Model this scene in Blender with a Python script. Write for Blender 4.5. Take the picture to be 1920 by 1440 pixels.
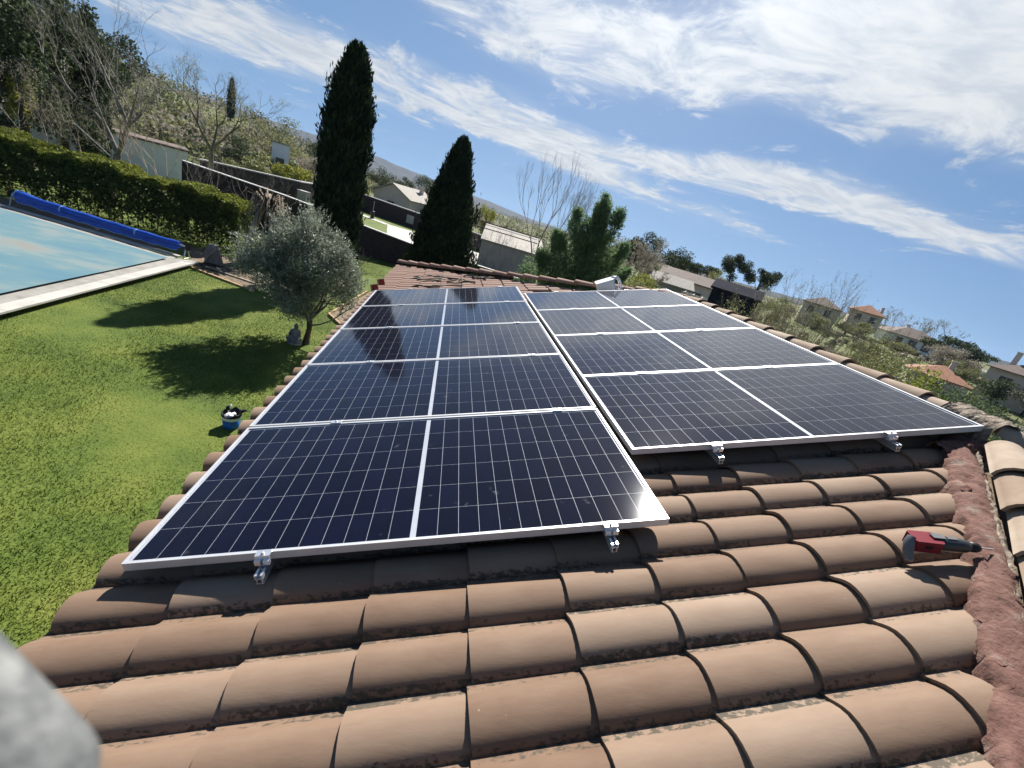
import bpy, bmesh, math, random
import numpy as np
from mathutils import Vector, Matrix

for o in list(bpy.data.objects):
    bpy.data.objects.remove(o)
random.seed(5)
rng = np.random.default_rng(11)
SC = bpy.context.scene
COL = SC.collection
R = math.radians

# ------------------------------------------------------------------ camera
CAM_ROT = np.array([[0.9557965, -0.1100424, 0.2726605],
                    [0.2111518, -0.3884460, -0.8969530],
                    [0.2046168, 0.9148772, -0.3480397]])
CAM_LOC = np.array([0.90383, -1.35202, 1.53234])
cam = bpy.data.cameras.new('camera')
cam.sensor_width = 36.0
cam.lens = 36.0 * 813.23 / 1920.0
cam.clip_start = 0.01
cam.clip_end = 30000
cam.dof.use_dof = True
cam.dof.focus_distance = 4.0
cam.dof.aperture_fstop = 7.0
camo = bpy.data.objects.new('camera', cam)
COL.objects.link(camo)
camo.matrix_world = Matrix((
    (*[CAM_ROT[0, 0], -CAM_ROT[1, 0], -CAM_ROT[2, 0]], CAM_LOC[0]),
    (*[CAM_ROT[0, 1], -CAM_ROT[1, 1], -CAM_ROT[2, 1]], CAM_LOC[1]),
    (*[CAM_ROT[0, 2], -CAM_ROT[1, 2], -CAM_ROT[2, 2]], CAM_LOC[2]),
    (0, 0, 0, 1)))
SC.camera = camo

# ------------------------------------------------------------------ light
SUN_AZ, SUN_EL = R(15.5), R(43.6)
sun = bpy.data.lights.new('sun', 'SUN')
sun.energy = 5.0
sun.angle = R(0.53)
sun.color = (1.0, 0.95, 0.87)
suno = bpy.data.objects.new('sun', sun)
COL.objects.link(suno)
sdir = Vector((math.sin(SUN_AZ) * math.cos(SUN_EL), math.cos(SUN_AZ) * math.cos(SUN_EL), math.sin(SUN_EL)))
suno.rotation_euler = sdir.to_track_quat('Z', 'Y').to_euler()
suno.location = (30, 60, 60)

world = bpy.data.worlds.new('World')
SC.world = world
world.use_nodes = True
SC.view_settings.view_transform = 'Standard'
SC.view_settings.look = 'None'
SC.view_settings.gamma = 1.0
SC.view_settings.exposure = 1.15
SC.cycles.use_denoising = True
SC.cycles.max_bounces = 8
SC.cycles.transparent_max_bounces = 16
SC.cycles.volume_bounces = 0
SC.cycles.sample_clamp_indirect = 6.0


def build_sky():
    nt = world.node_tree
    N, L = nt.nodes, nt.links
    N.clear()
    out = N.new('ShaderNodeOutputWorld')
    bg = N.new('ShaderNodeBackground')
    bg.inputs['Strength'].default_value = 0.05
    L.new(bg.outputs[0], out.inputs[0])
    sky = N.new('ShaderNodeTexSky')
    sky.sky_type = 'NISHITA'
    sky.sun_disc = False
    sky.sun_elevation = SUN_EL
    sky.sun_rotation = SUN_AZ
    sky.altitude = 650
    sky.air_density = 1.0
    sky.dust_density = 0.3
    sky.ozone_density = 3.0
    tc = N.new('ShaderNodeTexCoord')
    sep = N.new('ShaderNodeSeparateXYZ')
    L.new(tc.outputs['Generated'], sep.inputs[0])

    def math_(op, a, b=None, c=None, clamp=False):
        m = N.new('ShaderNodeMath')
        m.operation = op
        m.use_clamp = clamp
        for i, v in enumerate((a, b, c)):
            if v is None:
                continue
            if isinstance(v, (int, float)):
                m.inputs[i].default_value = v
            else:
                L.new(v, m.inputs[i])
        return m.outputs[0]
    zc = math_('MAXIMUM', sep.outputs[2], 0.0)
    den = math_('ADD', zc, 0.1)
    comb = N.new('ShaderNodeCombineXYZ')
    L.new(math_('DIVIDE', sep.outputs[0], den), comb.inputs[0])
    L.new(math_('DIVIDE', sep.outputs[1], den), comb.inputs[1])
    P = comb.outputs[0]
    # clear blue right down to the skyline, all the way round
    lift = N.new('ShaderNodeCombineXYZ')
    L.new(sep.outputs[0], lift.inputs[0])
    L.new(sep.outputs[1], lift.inputs[1])
    L.new(math_('MULTIPLY_ADD', zc, 0.82, 0.20), lift.inputs[2])
    nrm = N.new('ShaderNodeVectorMath')
    nrm.operation = 'NORMALIZE'
    L.new(lift.outputs[0], nrm.inputs[0])
    L.new(nrm.outputs[0], sky.inputs['Vector'])
    # domain warp so that the streaks curl
    wn = N.new('ShaderNodeTexNoise')
    wn.inputs['Scale'].default_value = 1.1
    wn.inputs['Detail'].default_value = 2
    L.new(P, wn.inputs['Vector'])
    wv = N.new('ShaderNodeVectorMath')
    wv.operation = 'MULTIPLY_ADD'
    L.new(wn.outputs['Color'], wv.inputs[0])
    wv.inputs[1].default_value = (0.9, 0.9, 0)
    wv.inputs[2].default_value = (-0.45, -0.45, 0)
    wa = N.new('ShaderNodeVectorMath')
    wa.operation = 'ADD'
    L.new(P, wa.inputs[0])
    L.new(wv.outputs[0], wa.inputs[1])
    PW = wa.outputs[0]

    def noise(vec, scale, detail, rough, sx, sy, rot, seed):
        mp = N.new('ShaderNodeMapping')
        mp.inputs['Location'].default_value = (seed, seed * 0.7, 0)
        mp.inputs['Rotation'].default_value = (0, 0, rot)
        mp.inputs['Scale'].default_value = (sx, sy, 1)
        L.new(vec, mp.inputs['Vector'])
        n = N.new('ShaderNodeTexNoise')
        n.inputs['Scale'].default_value = scale
        n.inputs['Detail'].default_value = detail
        n.inputs['Roughness'].default_value = rough
        L.new(mp.outputs[0], n.inputs['Vector'])
        return n.outputs['Fac']
    big = noise(PW, 1.0, 4, 0.55, 0.85, 1.15, R(16), 3.1)
    fine = noise(PW, 2.6, 10, 0.66, 1.3, 1.0, R(24), 8.3)
    wisp = noise(PW, 7.0, 8, 0.72, 1.2, 1.25, R(-20), 1.7)
    shade = noise(PW, 5.0, 5, 0.6, 0.8, 1.2, R(10), 5.5)

    def patch(cx, cy, a, b, rot, amp):
        mp = N.new('ShaderNodeMapping')
        mp.vector_type = 'TEXTURE'
        mp.inputs['Location'].default_value = (cx, cy, 0)
        mp.inputs['Rotation'].default_value = (0, 0, R(rot))
        mp.inputs['Scale'].default_value = (a, b, 1)
        L.new(P, mp.inputs['Vector'])
        ln = N.new('ShaderNodeVectorMath')
        ln.operation = 'LENGTH'
        L.new(mp.outputs[0], ln.inputs[0])
        mr = N.new('ShaderNodeMapRange')
        mr.interpolation_type = 'SMOOTHSTEP'
        mr.inputs['From Min'].default_value = 0.25
        mr.inputs['From Max'].default_value = 1.0
        mr.inputs['To Min'].default_value = amp
        mr.inputs['To Max'].default_value = 0.0
        L.new(ln.outputs['Value'], mr.inputs['Value'])
        return mr.outputs[0]
    cover = None
    for args in ((-0.7, 3.80, 3.4, 0.95, 1, 0.34), (1.0, 4.30, 1.5, 0.55, 8, 0.24),
                 (0.45, 2.30, 1.1, 0.60, -14, 0.30), (1.45, 1.45, 1.3, 0.75, -12, 0.31),
                 (2.2, 2.80, 1.9, 0.62, -30, 0.34), (1.25, 1.12, 1.0, 0.75, 0, 0.50),  # second: unseen cloud above the view, added to brighten the right panels' reflection
                 (-1.6, 1.6, 1.0, 0.5, 25, 0.10), (3.6, 1.3, 1.3, 0.5, -30, 0.2),
                 (-4.5, 3.2, 1.4, 0.5, 10, 0.2), (2.6, 4.1, 0.9, 0.3, 0, 0.13),
                 (-0.2, 2.85, 0.8, 0.35, 5, -0.12), (4.4, 3.4, 1.4, 1.0, 0, -0.25)):
        v = patch(*args)
        cover = v if cover is None else math_('ADD', cover, v)

    def step(val, a, b):
        m_ = N.new('ShaderNodeMapRange')
        m_.interpolation_type = 'SMOOTHSTEP'
        m_.inputs['From Min'].default_value = a
        m_.inputs['From Max'].default_value = b
        L.new(val, m_.inputs['Value'])
        return m_.outputs[0]
    # thin veil, then broken streaks on top of it
    veil = math_('MULTIPLY', step(math_('MULTIPLY_ADD', cover, 0.9, big), 0.50, 0.92), 0.50)
    d = math_('MULTIPLY_ADD', big, 0.35, cover)
    d = math_('MULTIPLY_ADD', fine, 1.30, d)
    d = math_('MULTIPLY_ADD', wisp, 0.50, d)
    crisp = math_('MULTIPLY', step(d, 1.17, 1.46), 0.92)
    both = math_('SUBTRACT', math_('ADD', veil, crisp), math_('MULTIPLY', veil, crisp))
    # clouds thin out into the pale air at the horizon
    fac = math_('MULTIPLY', both, step(sep.outputs[2], 0.015, 0.12), clamp=True)
    cloud = N.new('ShaderNodeMix')
    cloud.data_type = 'RGBA'
    L.new(step(shade, 0.32, 0.66), cloud.inputs['Factor'])
    cloud.inputs[6].default_value = (5.2, 5.7, 6.3, 1)
    cloud.inputs[7].default_value = (6.9, 7.1, 7.3, 1)
    mix = N.new('ShaderNodeMix')
    mix.data_type = 'RGBA'
    L.new(fac, mix.inputs['Factor'])
    # camera-like rendering of the blue: a little more saturated, horizon glow held back
    gm = N.new('ShaderNodeGamma')
    gm.inputs[1].default_value = 0.74
    L.new(sky.outputs[0], gm.inputs[0])
    hs = N.new('ShaderNodeHueSaturation')
    hs.inputs['Saturation'].default_value = 1.22
    hs.inputs['Value'].default_value = 1.5
    L.new(gm.outputs[0], hs.inputs['Color'])
    L.new(hs.outputs[0], mix.inputs[6])
    # forward scattering put into the cloud colour round the sun, to brighten panel reflections
    dp = N.new('ShaderNodeVectorMath')
    dp.operation = 'DOT_PRODUCT'
    L.new(tc.outputs['Generated'], dp.inputs[0])
    dp.inputs[1].default_value = tuple(sdir)
    glow = math_('MULTIPLY_ADD', math_('POWER', math_('MAXIMUM', dp.outputs['Value'], 0.0), 11.0), 0.75, 1.0)
    sc = N.new('ShaderNodeVectorMath')
    sc.operation = 'SCALE'
    L.new(cloud.outputs[2], sc.inputs[0])
    L.new(glow, sc.inputs['Scale'])
    L.new(sc.outputs[0], mix.inputs[7])
    L.new(mix.outputs[2], bg.inputs['Color'])


build_sky()

# ------------------------------------------------------------------ materials
MATS = {}


def principled(name, color, rough=0.8, spec=0.3, metal=0.0, coat=0.0):
    m = bpy.data.materials.new(name)
    m.use_nodes = True
    b = m.node_tree.nodes['Principled BSDF']
    b.inputs['Base Color'].default_value = (*color, 1)
    b.inputs['Roughness'].default_value = rough
    b.inputs['Specular IOR Level'].default_value = spec
    b.inputs['Metallic'].default_value = metal
    b.inputs['Coat Weight'].default_value = coat
    MATS[name] = m
    return m


def noisy(name, stops, scale=5.0, detail=6, rough=0.85, spec=0.25, bump=0.0, bscale=None, coords='Object',
          stretch=(1, 1, 1), metal=0.0, island=0.0, objrand=0.0, transl=0.0, bdist=0.02):
    """procedural material: a colour ramp over noise, optional per-object / per-leaf variation and bump"""
    m = principled(name, stops[0][1], rough, spec, metal)
    nt = m.node_tree
    N, L = nt.nodes, nt.links
    b = N['Principled BSDF']
    tc = N.new('ShaderNodeTexCoord')
    geo = N.new('ShaderNodeNewGeometry')
    mp = N.new('ShaderNodeMapping')
    mp.inputs['Scale'].default_value = stretch
    L.new(geo.outputs['Position'] if coords == 'World' else tc.outputs[coords], mp.inputs['Vector'])
    n = N.new('ShaderNodeTexNoise')
    n.inputs['Scale'].default_value = scale
    n.inputs['Detail'].default_value = detail
    n.inputs['Roughness'].default_value = 0.6
    L.new(mp.outputs[0], n.inputs['Vector'])
    fac = n.outputs['Fac']

    def add(f, src, amt):
        ma = N.new('ShaderNodeMath')
        ma.operation = 'MULTIPLY_ADD'
        L.new(src, ma.inputs[0])
        ma.inputs[1].default_value = amt
        ma.inputs[2].default_value = -amt / 2
        ad = N.new('ShaderNodeMath')
        ad.operation = 'ADD'
        L.new(f, ad.inputs[0])
        L.new(ma.outputs[0], ad.inputs[1])
        return ad.outputs[0]
    if island:
        fac = add(fac, geo.outputs['Random Per Island'], island)
    if objrand:
        oi = N.new('ShaderNodeObjectInfo')
        fac = add(fac, oi.outputs['Random'], objrand)
    cr = N.new('ShaderNodeValToRGB')
    e = cr.color_ramp.elements
    while len(e) < len(stops):
        e.new(0.5)
    for i, (p, c) in enumerate(stops):
        e[i].position = p
        e[i].color = (*c, 1)
    L.new(fac, cr.inputs[0])
    L.new(cr.outputs[0], b.inputs['Base Color'])
    if bump:
        n2 = N.new('ShaderNodeTexNoise')
        n2.inputs['Scale'].default_value = bscale or scale * 3
        n2.inputs['Detail'].default_value = 5
        L.new(mp.outputs[0], n2.inputs['Vector'])
        bp = N.new('ShaderNodeBump')
        bp.inputs['Strength'].default_value = bump
        bp.inputs['Distance'].default_value = bdist
        L.new(n2.outputs['Fac'], bp.inputs['Height'])
        L.new(bp.outputs[0], b.inputs['Normal'])
    if transl:
        t = N.new('ShaderNodeBsdfTranslucent')
        L.new(cr.outputs[0], t.inputs['Color'])
        mx = N.new('ShaderNodeMixShader')
        mx.inputs[0].default_value = transl
        L.new(b.outputs[0], mx.inputs[1])
        L.new(t.outputs[0], mx.inputs[2])
        L.new(mx.outputs[0], N['Material Output'].inputs['Surface'])
    m['ramp'] = cr.name
    return m


def tile_material():
    """fired clay: sandy brown with rosier tiles, scuffs, and black lichen on the camera-side flank and in the pans"""
    m = principled('tile_clay', (0.36, 0.25, 0.16), 0.82, 0.25)
    nt = m.node_tree
    N, L = nt.nodes, nt.links
    b = N['Principled BSDF']
    tc = N.new('ShaderNodeTexCoord')
    oi = N.new('ShaderNodeObjectInfo')
    geo = N.new('ShaderNodeNewGeometry')
    at = N.new('ShaderNodeAttribute')
    at.attribute_name = 'flank'          # 0 pan .. 1 crest, stored on the tile mesh
    def mm(op, a, b_, c=None):
        x = N.new('ShaderNodeMath')
        x.operation = op
        for i, v in enumerate((a, b_, c)):
            if v is None:
                continue
            if isinstance(v, (int, float)):
                x.inputs[i].default_value = v
            else:
                L.new(v, x.inputs[i])
        return x.outputs[0]
    def nz(scale, detail, stretch=(1, 1, 1)):
        mp = N.new('ShaderNodeMapping')
        mp.inputs['Scale'].default_value = stretch
        L.new(geo.outputs['Position'], mp.inputs['Vector'])
        n = N.new('ShaderNodeTexNoise')
        n.inputs['Scale'].default_value = scale
        n.inputs['Detail'].default_value = detail
        n.inputs['Roughness'].default_value = 0.65
        L.new(mp.outputs[0], n.inputs['Vector'])
        return n.outputs['Fac']
    base = N.new('ShaderNodeValToRGB')
    cr = base.color_ramp
    for i, (p, c) in enumerate(((0.25, (0.126, 0.076, 0.050)), (0.5, (0.186, 0.126, 0.088)), (0.75, (0.240, 0.178, 0.132)))):
        if i > 1:
            cr.elements.new(p)
        cr.elements[i].position = p
        cr.elements[i].color = (*c, 1)
    f = mm('MULTIPLY_ADD', oi.outputs['Random'], 0.40, mm('MULTIPLY_ADD', nz(2.3, 5, (1.0, 1.0, 1.0)), 0.25, mm('MULTIPLY', nz(9.0, 8, (0.35, 2.0, 2.0)), 0.36)))
    L.new(f, base.inputs[0])
    # tile colour turns rosier towards the far end of the roof
    sep = N.new('ShaderNodeSeparateXYZ')
    L.new(geo.outputs['Position'], sep.inputs[0])
    far = N.new('ShaderNodeMapRange')
    far.inputs['From Min'].default_value = 3.0
    far.inputs['From Max'].default_value = 5.5
    far.inputs['To Max'].default_value = 0.75
    L.new(sep.outputs[1], far.inputs['Value'])
    mx0 = N.new('ShaderNodeMix')
    mx0.data_type = 'RGBA'
    L.new(far.outputs[0], mx0.inputs['Factor'])
    L.new(base.outputs[0], mx0.inputs[6])
    mx0.inputs[7].default_value = (0.265, 0.160, 0.125, 1)
    # lichen band: flank between pan and crest
    band = N.new('ShaderNodeMapRange')
    band.interpolation_type = 'SMOOTHSTEP'
    band.inputs['From Min'].default_value = 0.97
    band.inputs['From Max'].default_value = 0.50
    L.new(at.outputs['Fac'], band.inputs['Value'])
    blot = nz(66.0, 9, (0.6, 1.0, 1.0))
    patchy = nz(1.5, 3)
    per = mm('MULTIPLY', oi.outputs['Random'], 0.10)
    s = mm('ADD', mm('MULTIPLY_ADD', blot, 0.95, mm('MULTIPLY', patchy, 0.65)), per)
    s = mm('ADD', s, mm('MULTIPLY_ADD', band.outputs[0], 0.44, -0.33))
    lich = N.new('ShaderNodeMapRange')
    lich.interpolation_type = 'SMOOTHSTEP'
    lich.inputs['From Min'].default_value = 0.945
    lich.inputs['From Max'].default_value = 1.06
    lich.inputs['To Max'].default_value = 0.9
    L.new(s, lich.inputs['Value'])
    mx1 = N.new('ShaderNodeMix')
    mx1.data_type = 'RGBA'
    L.new(lich.outputs[0], mx1.inputs['Factor'])
    L.new(mx0.outputs[2], mx1.inputs[6])
    mx1.inputs[7].default_value = (0.055, 0.048, 0.036, 1)
    # small pale chips
    chip = N.new('ShaderNodeMapRange')
    chip.inputs['From Min'].default_value = 0.76
    chip.inputs['From Max'].default_value = 0.80
    chip.inputs['To Max'].default_value = 0.4
    L.new(nz(75.0, 2), chip.inputs['Value'])
    mx2 = N.new('ShaderNodeMix')
    mx2.data_type = 'RGBA'
    L.new(chip.outputs[0], mx2.inputs['Factor'])
    L.new(mx1.outputs[2], mx2.inputs[6])
    mx2.inputs[7].default_value = (0.52, 0.44, 0.34, 1)
    L.new(mx2.outputs[2], b.inputs['Base Color'])
    bp = N.new('ShaderNodeBump')
    bp.inputs['Strength'].default_value = 0.18
    bp.inputs['Distance'].default_value = 0.003
    L.new(nz(70.0, 6, (0.35, 1.3, 1.3)), bp.inputs['Height'])
    L.new(bp.outputs[0], b.inputs['Normal'])
    return m


tile_material()
noisy('clay_cap', [(0.3, (0.21, 0.150, 0.108)), (0.55, (0.27, 0.21, 0.16)), (0.75, (0.32, 0.26, 0.205))], 6, rough=0.85, bump=0.3, objrand=0.4, coords='World', bdist=0.006)
noisy('clay_cap_rose', [(0.3, (0.19, 0.105, 0.078)), (0.55, (0.265, 0.160, 0.122)), (0.75, (0.32, 0.215, 0.168))], 6, rough=0.85, bump=0.3, objrand=0.4, coords='World', bdist=0.006)
noisy('mortar_red', [(0.30, (0.070, 0.040, 0.032)), (0.42, (0.118, 0.060, 0.048)), (0.56, (0.160, 0.088, 0.072)), (0.66, (0.19, 0.145, 0.118))], 13, 10, rough=0.95, bump=0.8, bscale=80, bdist=0.006)
noisy('mortar_grey', [(0.3, (0.09, 0.075, 0.058)), (0.5, (0.19, 0.155, 0.125)), (0.7, (0.33, 0.29, 0.235))], 22, 9, rough=0.95, bump=0.9, bscale=50, bdist=0.012)
noisy('aluminium', [(0.3, (0.72, 0.73, 0.75)), (0.7, (0.82, 0.83, 0.84))], 12, rough=0.38, spec=0.5, metal=0.85)
noisy('frame_silver', [(0.3, (0.50, 0.51, 0.53)), (0.7, (0.58, 0.59, 0.61))], 9, rough=0.42, spec=0.5, metal=0.35)
noisy('backsheet', [(0.3, (0.32, 0.335, 0.37)), (0.7, (0.37, 0.385, 0.42))], 8, rough=0.5)
noisy('silicon', [(0.35, (0.0008, 0.0018, 0.0095)), (0.65, (0.0018, 0.0032, 0.0150))], 3, rough=0.8, spec=0.02, objrand=0.35)
noisy('black_steel', [(0.3, (0.012, 0.012, 0.013)), (0.7, (0.03, 0.03, 0.03))], 20, rough=0.5)


def pane_material():
    m = bpy.data.materials.new('solar_glass')
    m.use_nodes = True
    nt = m.node_tree
    N, L = nt.nodes, nt.links
    N.remove(N['Principled BSDF'])
    tr = N.new('ShaderNodeBsdfTransparent')
    tr.inputs[0].default_value = (0.97, 0.98, 1.0, 1)
    gl = N.new('ShaderNodeBsdfGlossy')
    gl.inputs['Roughness'].default_value = 0.07
    gl.inputs['Color'].default_value = (0.92, 0.95, 1.0, 1)
    geo = N.new('ShaderNodeNewGeometry')
    dt = N.new('ShaderNodeVectorMath')
    dt.operation = 'DOT_PRODUCT'
    L.new(geo.outputs['Incoming'], dt.inputs[0])
    L.new(geo.outputs['Normal'], dt.inputs[1])
    def mth(op, a, b=None):
        x = N.new('ShaderNodeMath')
        x.operation = op
        for i, v in enumerate((a, b)):
            if v is None:
                continue
            if isinstance(v, (int, float)):
                x.inputs[i].default_value = v
            else:
                L.new(v, x.inputs[i])
        return x
    # Schlick reflectance, the same from both sides of the pane
    inv = mth('SUBTRACT', 1.0, mth('ABSOLUTE', dt.outputs['Value']).outputs[0])
    fr = mth('ADD', mth('MULTIPLY', mth('POWER', inv.outputs[0], 5.0).outputs[0], 0.975).outputs[0], 0.014)
    n = N.new('ShaderNodeTexNoise')
    n.inputs['Scale'].default_value = 260
    n.inputs['Detail'].default_value = 2
    L.new(geo.outputs['Position'], n.inputs['Vector'])
    bp = N.new('ShaderNodeBump')
    bp.inputs['Strength'].default_value = 0.05
    bp.inputs['Distance'].default_value = 0.001
    L.new(n.outputs['Fac'], bp.inputs['Height'])
    mx = N.new('ShaderNodeMixShader')
    L.new(fr.outputs[0], mx.inputs[0])
    L.new(tr.outputs[0], mx.inputs[1])
    # textured solar glass: part of the reflection is spread wide
    g2 = N.new('ShaderNodeBsdfGlossy')
    g2.inputs['Roughness'].default_value = 0.42
    gm = N.new('ShaderNodeMixShader')
    gm.inputs[0].default_value = 0.006
    L.new(gl.outputs[0], gm.inputs[1])
    L.new(g2.outputs[0], gm.inputs[2])
    L.new(gm.outputs[0], mx.inputs[2])
    # thin film of dust with finger smudges and dried drops
    df = N.new('ShaderNodeBsdfDiffuse')
    df.inputs['Color'].default_value = (0.55, 0.56, 0.58, 1)
    n1 = N.new('ShaderNodeTexNoise')
    n1.inputs['Scale'].default_value = 17
    n1.inputs['Detail'].default_value = 7
    L.new(geo.outputs['Position'], n1.inputs['Vector'])
    mr = N.new('ShaderNodeMapRange')
    mr.interpolation_type = 'SMOOTHSTEP'
    mr.inputs['From Min'].default_value = 0.66
    mr.inputs['From Max'].default_value = 0.80
    mr.inputs['To Min'].default_value = 0.003
    mr.inputs['To Max'].default_value = 0.10
    L.new(n1.outputs['Fac'], mr.inputs['Value'])
    mx2 = N.new('ShaderNodeMixShader')
    L.new(mr.outputs[0], mx2.inputs[0])
    L.new(mx.outputs[0], mx2.inputs[1])
    L.new(df.outputs[0], mx2.inputs[2])
    L.new(mx2.outputs[0], N['Material Output'].inputs['Surface'])
    MATS['solar_glass'] = m


pane_material()
# garden and country
noisy('lawn', [(0.25, (0.040, 0.062, 0.010)), (0.45, (0.075, 0.110, 0.016)), (0.6, (0.105, 0.135, 0.022)), (0.78, (0.15, 0.16, 0.035))], 0.9, 8, rough=0.9, bump=0.6, bscale=26, coords='World', bdist=0.03)
noisy('grass_blade', [(0.2, (0.045, 0.075, 0.008)), (0.5, (0.078, 0.118, 0.012)), (0.8, (0.140, 0.165, 0.026))], 0.9, 4, rough=0.6, island=0.6, coords='World', transl=0.35)
noisy('field', [(0.25, (0.060, 0.070, 0.028)), (0.42, (0.105, 0.110, 0.045)), (0.55, (0.085, 0.115, 0.030)), (0.68, (0.17, 0.145, 0.085)), (0.8, (0.23, 0.20, 0.14))], 0.022, 8, rough=0.95, coords='World')
noisy('mountain', [(0.3, (0.016, 0.023, 0.028)), (0.5, (0.027, 0.034, 0.038)), (0.7, (0.042, 0.047, 0.048))], 0.012, 10, rough=1.0, coords='World')
noisy('cypress_leaf', [(0.2, (0.006, 0.014, 0.008)), (0.55, (0.017, 0.030, 0.014)), (0.85, (0.042, 0.062, 0.024))], 1.5, 3, rough=0.75, island=0.7, transl=0.2, spec=0.15)
noisy('pine_leaf', [(0.2, (0.020, 0.034, 0.016)), (0.5, (0.042, 0.062, 0.025)), (0.85, (0.080, 0.105, 0.042))], 1.2, 3, rough=0.7, island=0.5, transl=0.25, spec=0.2)
noisy('conifer_leaf', [(0.2, (0.065, 0.115, 0.060)), (0.5, (0.115, 0.185, 0.088)), (0.85, (0.190, 0.260, 0.115))], 1.2, 3, rough=0.7, island=0.6, transl=0.5, spec=0.2)
noisy('grove_leaf', [(0.2, (0.030, 0.050, 0.024)), (0.5, (0.060, 0.090, 0.042)), (0.85, (0.115, 0.145, 0.070))], 1.2, 3, rough=0.7, island=0.6, transl=0.4, spec=0.2)
noisy('olive_leaf', [(0.2, (0.10, 0.118, 0.080)), (0.5, (0.19, 0.215, 0.158)), (0.85, (0.36, 0.39, 0.32))], 1.5, 3, rough=0.5, island=0.7, transl=0.3, spec=0.4)
noisy('hedge_leaf', [(0.2, (0.020, 0.034, 0.010)), (0.5, (0.055, 0.082, 0.020)), (0.85, (0.120, 0.150, 0.036))], 1.5, 3, rough=0.6, island=0.6, transl=0.35, spec=0.15)
noisy('hedge_new_leaf', [(0.2, (0.10, 0.125, 0.016)), (0.5, (0.18, 0.205, 0.030)), (0.85, (0.29, 0.30, 0.065))], 1.5, 3, rough=0.6, island=0.6, transl=0.35, spec=0.15)
noisy('spring_leaf', [(0.2, (0.11, 0.12, 0.035)), (0.5, (0.20, 0.21, 0.075)), (0.85, (0.36, 0.36, 0.18))], 1.5, 3, rough=0.6, island=0.6, transl=0.3)
noisy('scrub_leaf', [(0.2, (0.085, 0.095, 0.035)), (0.5, (0.15, 0.16, 0.066)), (0.85, (0.24, 0.235, 0.115))], 0.3, 3, rough=0.8, island=0.6, transl=0.4, coords='World')
noisy('dry_leaf', [(0.2, (0.15, 0.13, 0.10)), (0.5, (0.24, 0.215, 0.17)), (0.85, (0.35, 0.32, 0.26))], 1.5, 3, rough=0.8, island=0.6, transl=0.35)
noisy('yellow_leaf', [(0.2, (0.15, 0.16, 0.02)), (0.5, (0.25, 0.26, 0.035)), (0.85, (0.36, 0.36, 0.07))], 1.5, 3, rough=0.7, island=0.6, transl=0.3)
noisy('bark_grey', [(0.3, (0.095, 0.085, 0.075)), (0.7, (0.20, 0.185, 0.168))], 7, rough=0.9, bump=0.5)
noisy('bark_pale', [(0.3, (0.20, 0.165, 0.125)), (0.7, (0.36, 0.31, 0.25))], 7, rough=0.9, bump=0.5)
noisy('bark_dark', [(0.3, (0.035, 0.026, 0.018)), (0.7, (0.085, 0.065, 0.046))], 7, rough=0.9, bump=0.5)
noisy('bark_moss', [(0.3, (0.075, 0.072, 0.045)), (0.7, (0.17, 0.16, 0.10))], 5, rough=0.9, bump=0.5)
noisy('brick_wall_dark', [(0.3, (0.028, 0.018, 0.020)), (0.7, (0.060, 0.040, 0.042))], 6, rough=0.85, bump=0.4, coords='World')
noisy('coping_grey', [(0.3, (0.30, 0.29, 0.29)), (0.7, (0.48, 0.47, 0.47))], 5, rough=0.8, coords='World')
noisy('concrete_pale', [(0.3, (0.33, 0.315, 0.29)), (0.7, (0.45, 0.435, 0.40))], 2, rough=0.85, coords='World')
noisy('concrete_grey', [(0.3, (0.20, 0.19, 0.175)), (0.7, (0.31, 0.295, 0.27))], 4, rough=0.9, bump=0.3, coords='World')
noisy('render_white', [(0.3, (0.72, 0.72, 0.72)), (0.7, (0.82, 0.82, 0.81))], 1.5, rough=0.85)
noisy('render_grey', [(0.3, (0.30, 0.29, 0.30)), (0.7, (0.39, 0.38, 0.385))], 1.5, rough=0.85)
noisy('render_beige', [(0.3, (0.52, 0.43, 0.35)), (0.7, (0.64, 0.55, 0.46))], 1.5, rough=0.85)
noisy('roof_orange', [(0.3, (0.19, 0.085, 0.05)), (0.7, (0.30, 0.15, 0.095))], 3, rough=0.85)
noisy('roof_brown', [(0.3, (0.10, 0.075, 0.065)), (0.7, (0.17, 0.13, 0.115))], 3, rough=0.85)
noisy('roof_pale', [(0.3, (0.22, 0.20, 0.18)), (0.7, (0.32, 0.30, 0.27))], 3, rough=0.85)
noisy('navy_sheet', [(0.3, (0.012, 0.014, 0.022)), (0.7, (0.024, 0.027, 0.038))], 3, rough=0.95, spec=0.05)
noisy('window_dark', [(0.3, (0.02, 0.022, 0.025)), (0.7, (0.05, 0.05, 0.055))], 3, rough=0.15, spec=0.6)
noisy('soil', [(0.3, (0.10, 0.07, 0.045)), (0.7, (0.22, 0.17, 0.12))], 8, rough=0.95, bump=0.6, coords='World')
noisy('gravel', [(0.3, (0.12, 0.09, 0.06)), (0.55, (0.20, 0.16, 0.115)), (0.75, (0.30, 0.25, 0.19))], 30, rough=0.95, bump=0.8, coords='World')
noisy('timber', [(0.3, (0.24, 0.15, 0.075)), (0.7, (0.42, 0.29, 0.16))], 9, rough=0.8)
noisy('pool_cover', [(0.26, (0.16, 0.14, 0.12)), (0.33, (0.195, 0.20, 0.185)), (0.41, (0.165, 0.215, 0.22)), (0.50, (0.105, 0.185, 0.215)), (0.64, (0.080, 0.165, 0.215)), (0.78, (0.105, 0.195, 0.235))], 0.6, 10, rough=0.8, spec=0.1, coords='World', stretch=(.55, 1.2, 1), bump=0.25, bscale=3.0)
noisy('puddle_film', [(0.3, (0.28, 0.30, 0.29)), (0.6, (0.42, 0.41, 0.37)), (0.8, (0.40, 0.33, 0.26))], 2.0, 6, rough=0.25, spec=0.5, coords='World')
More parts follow.
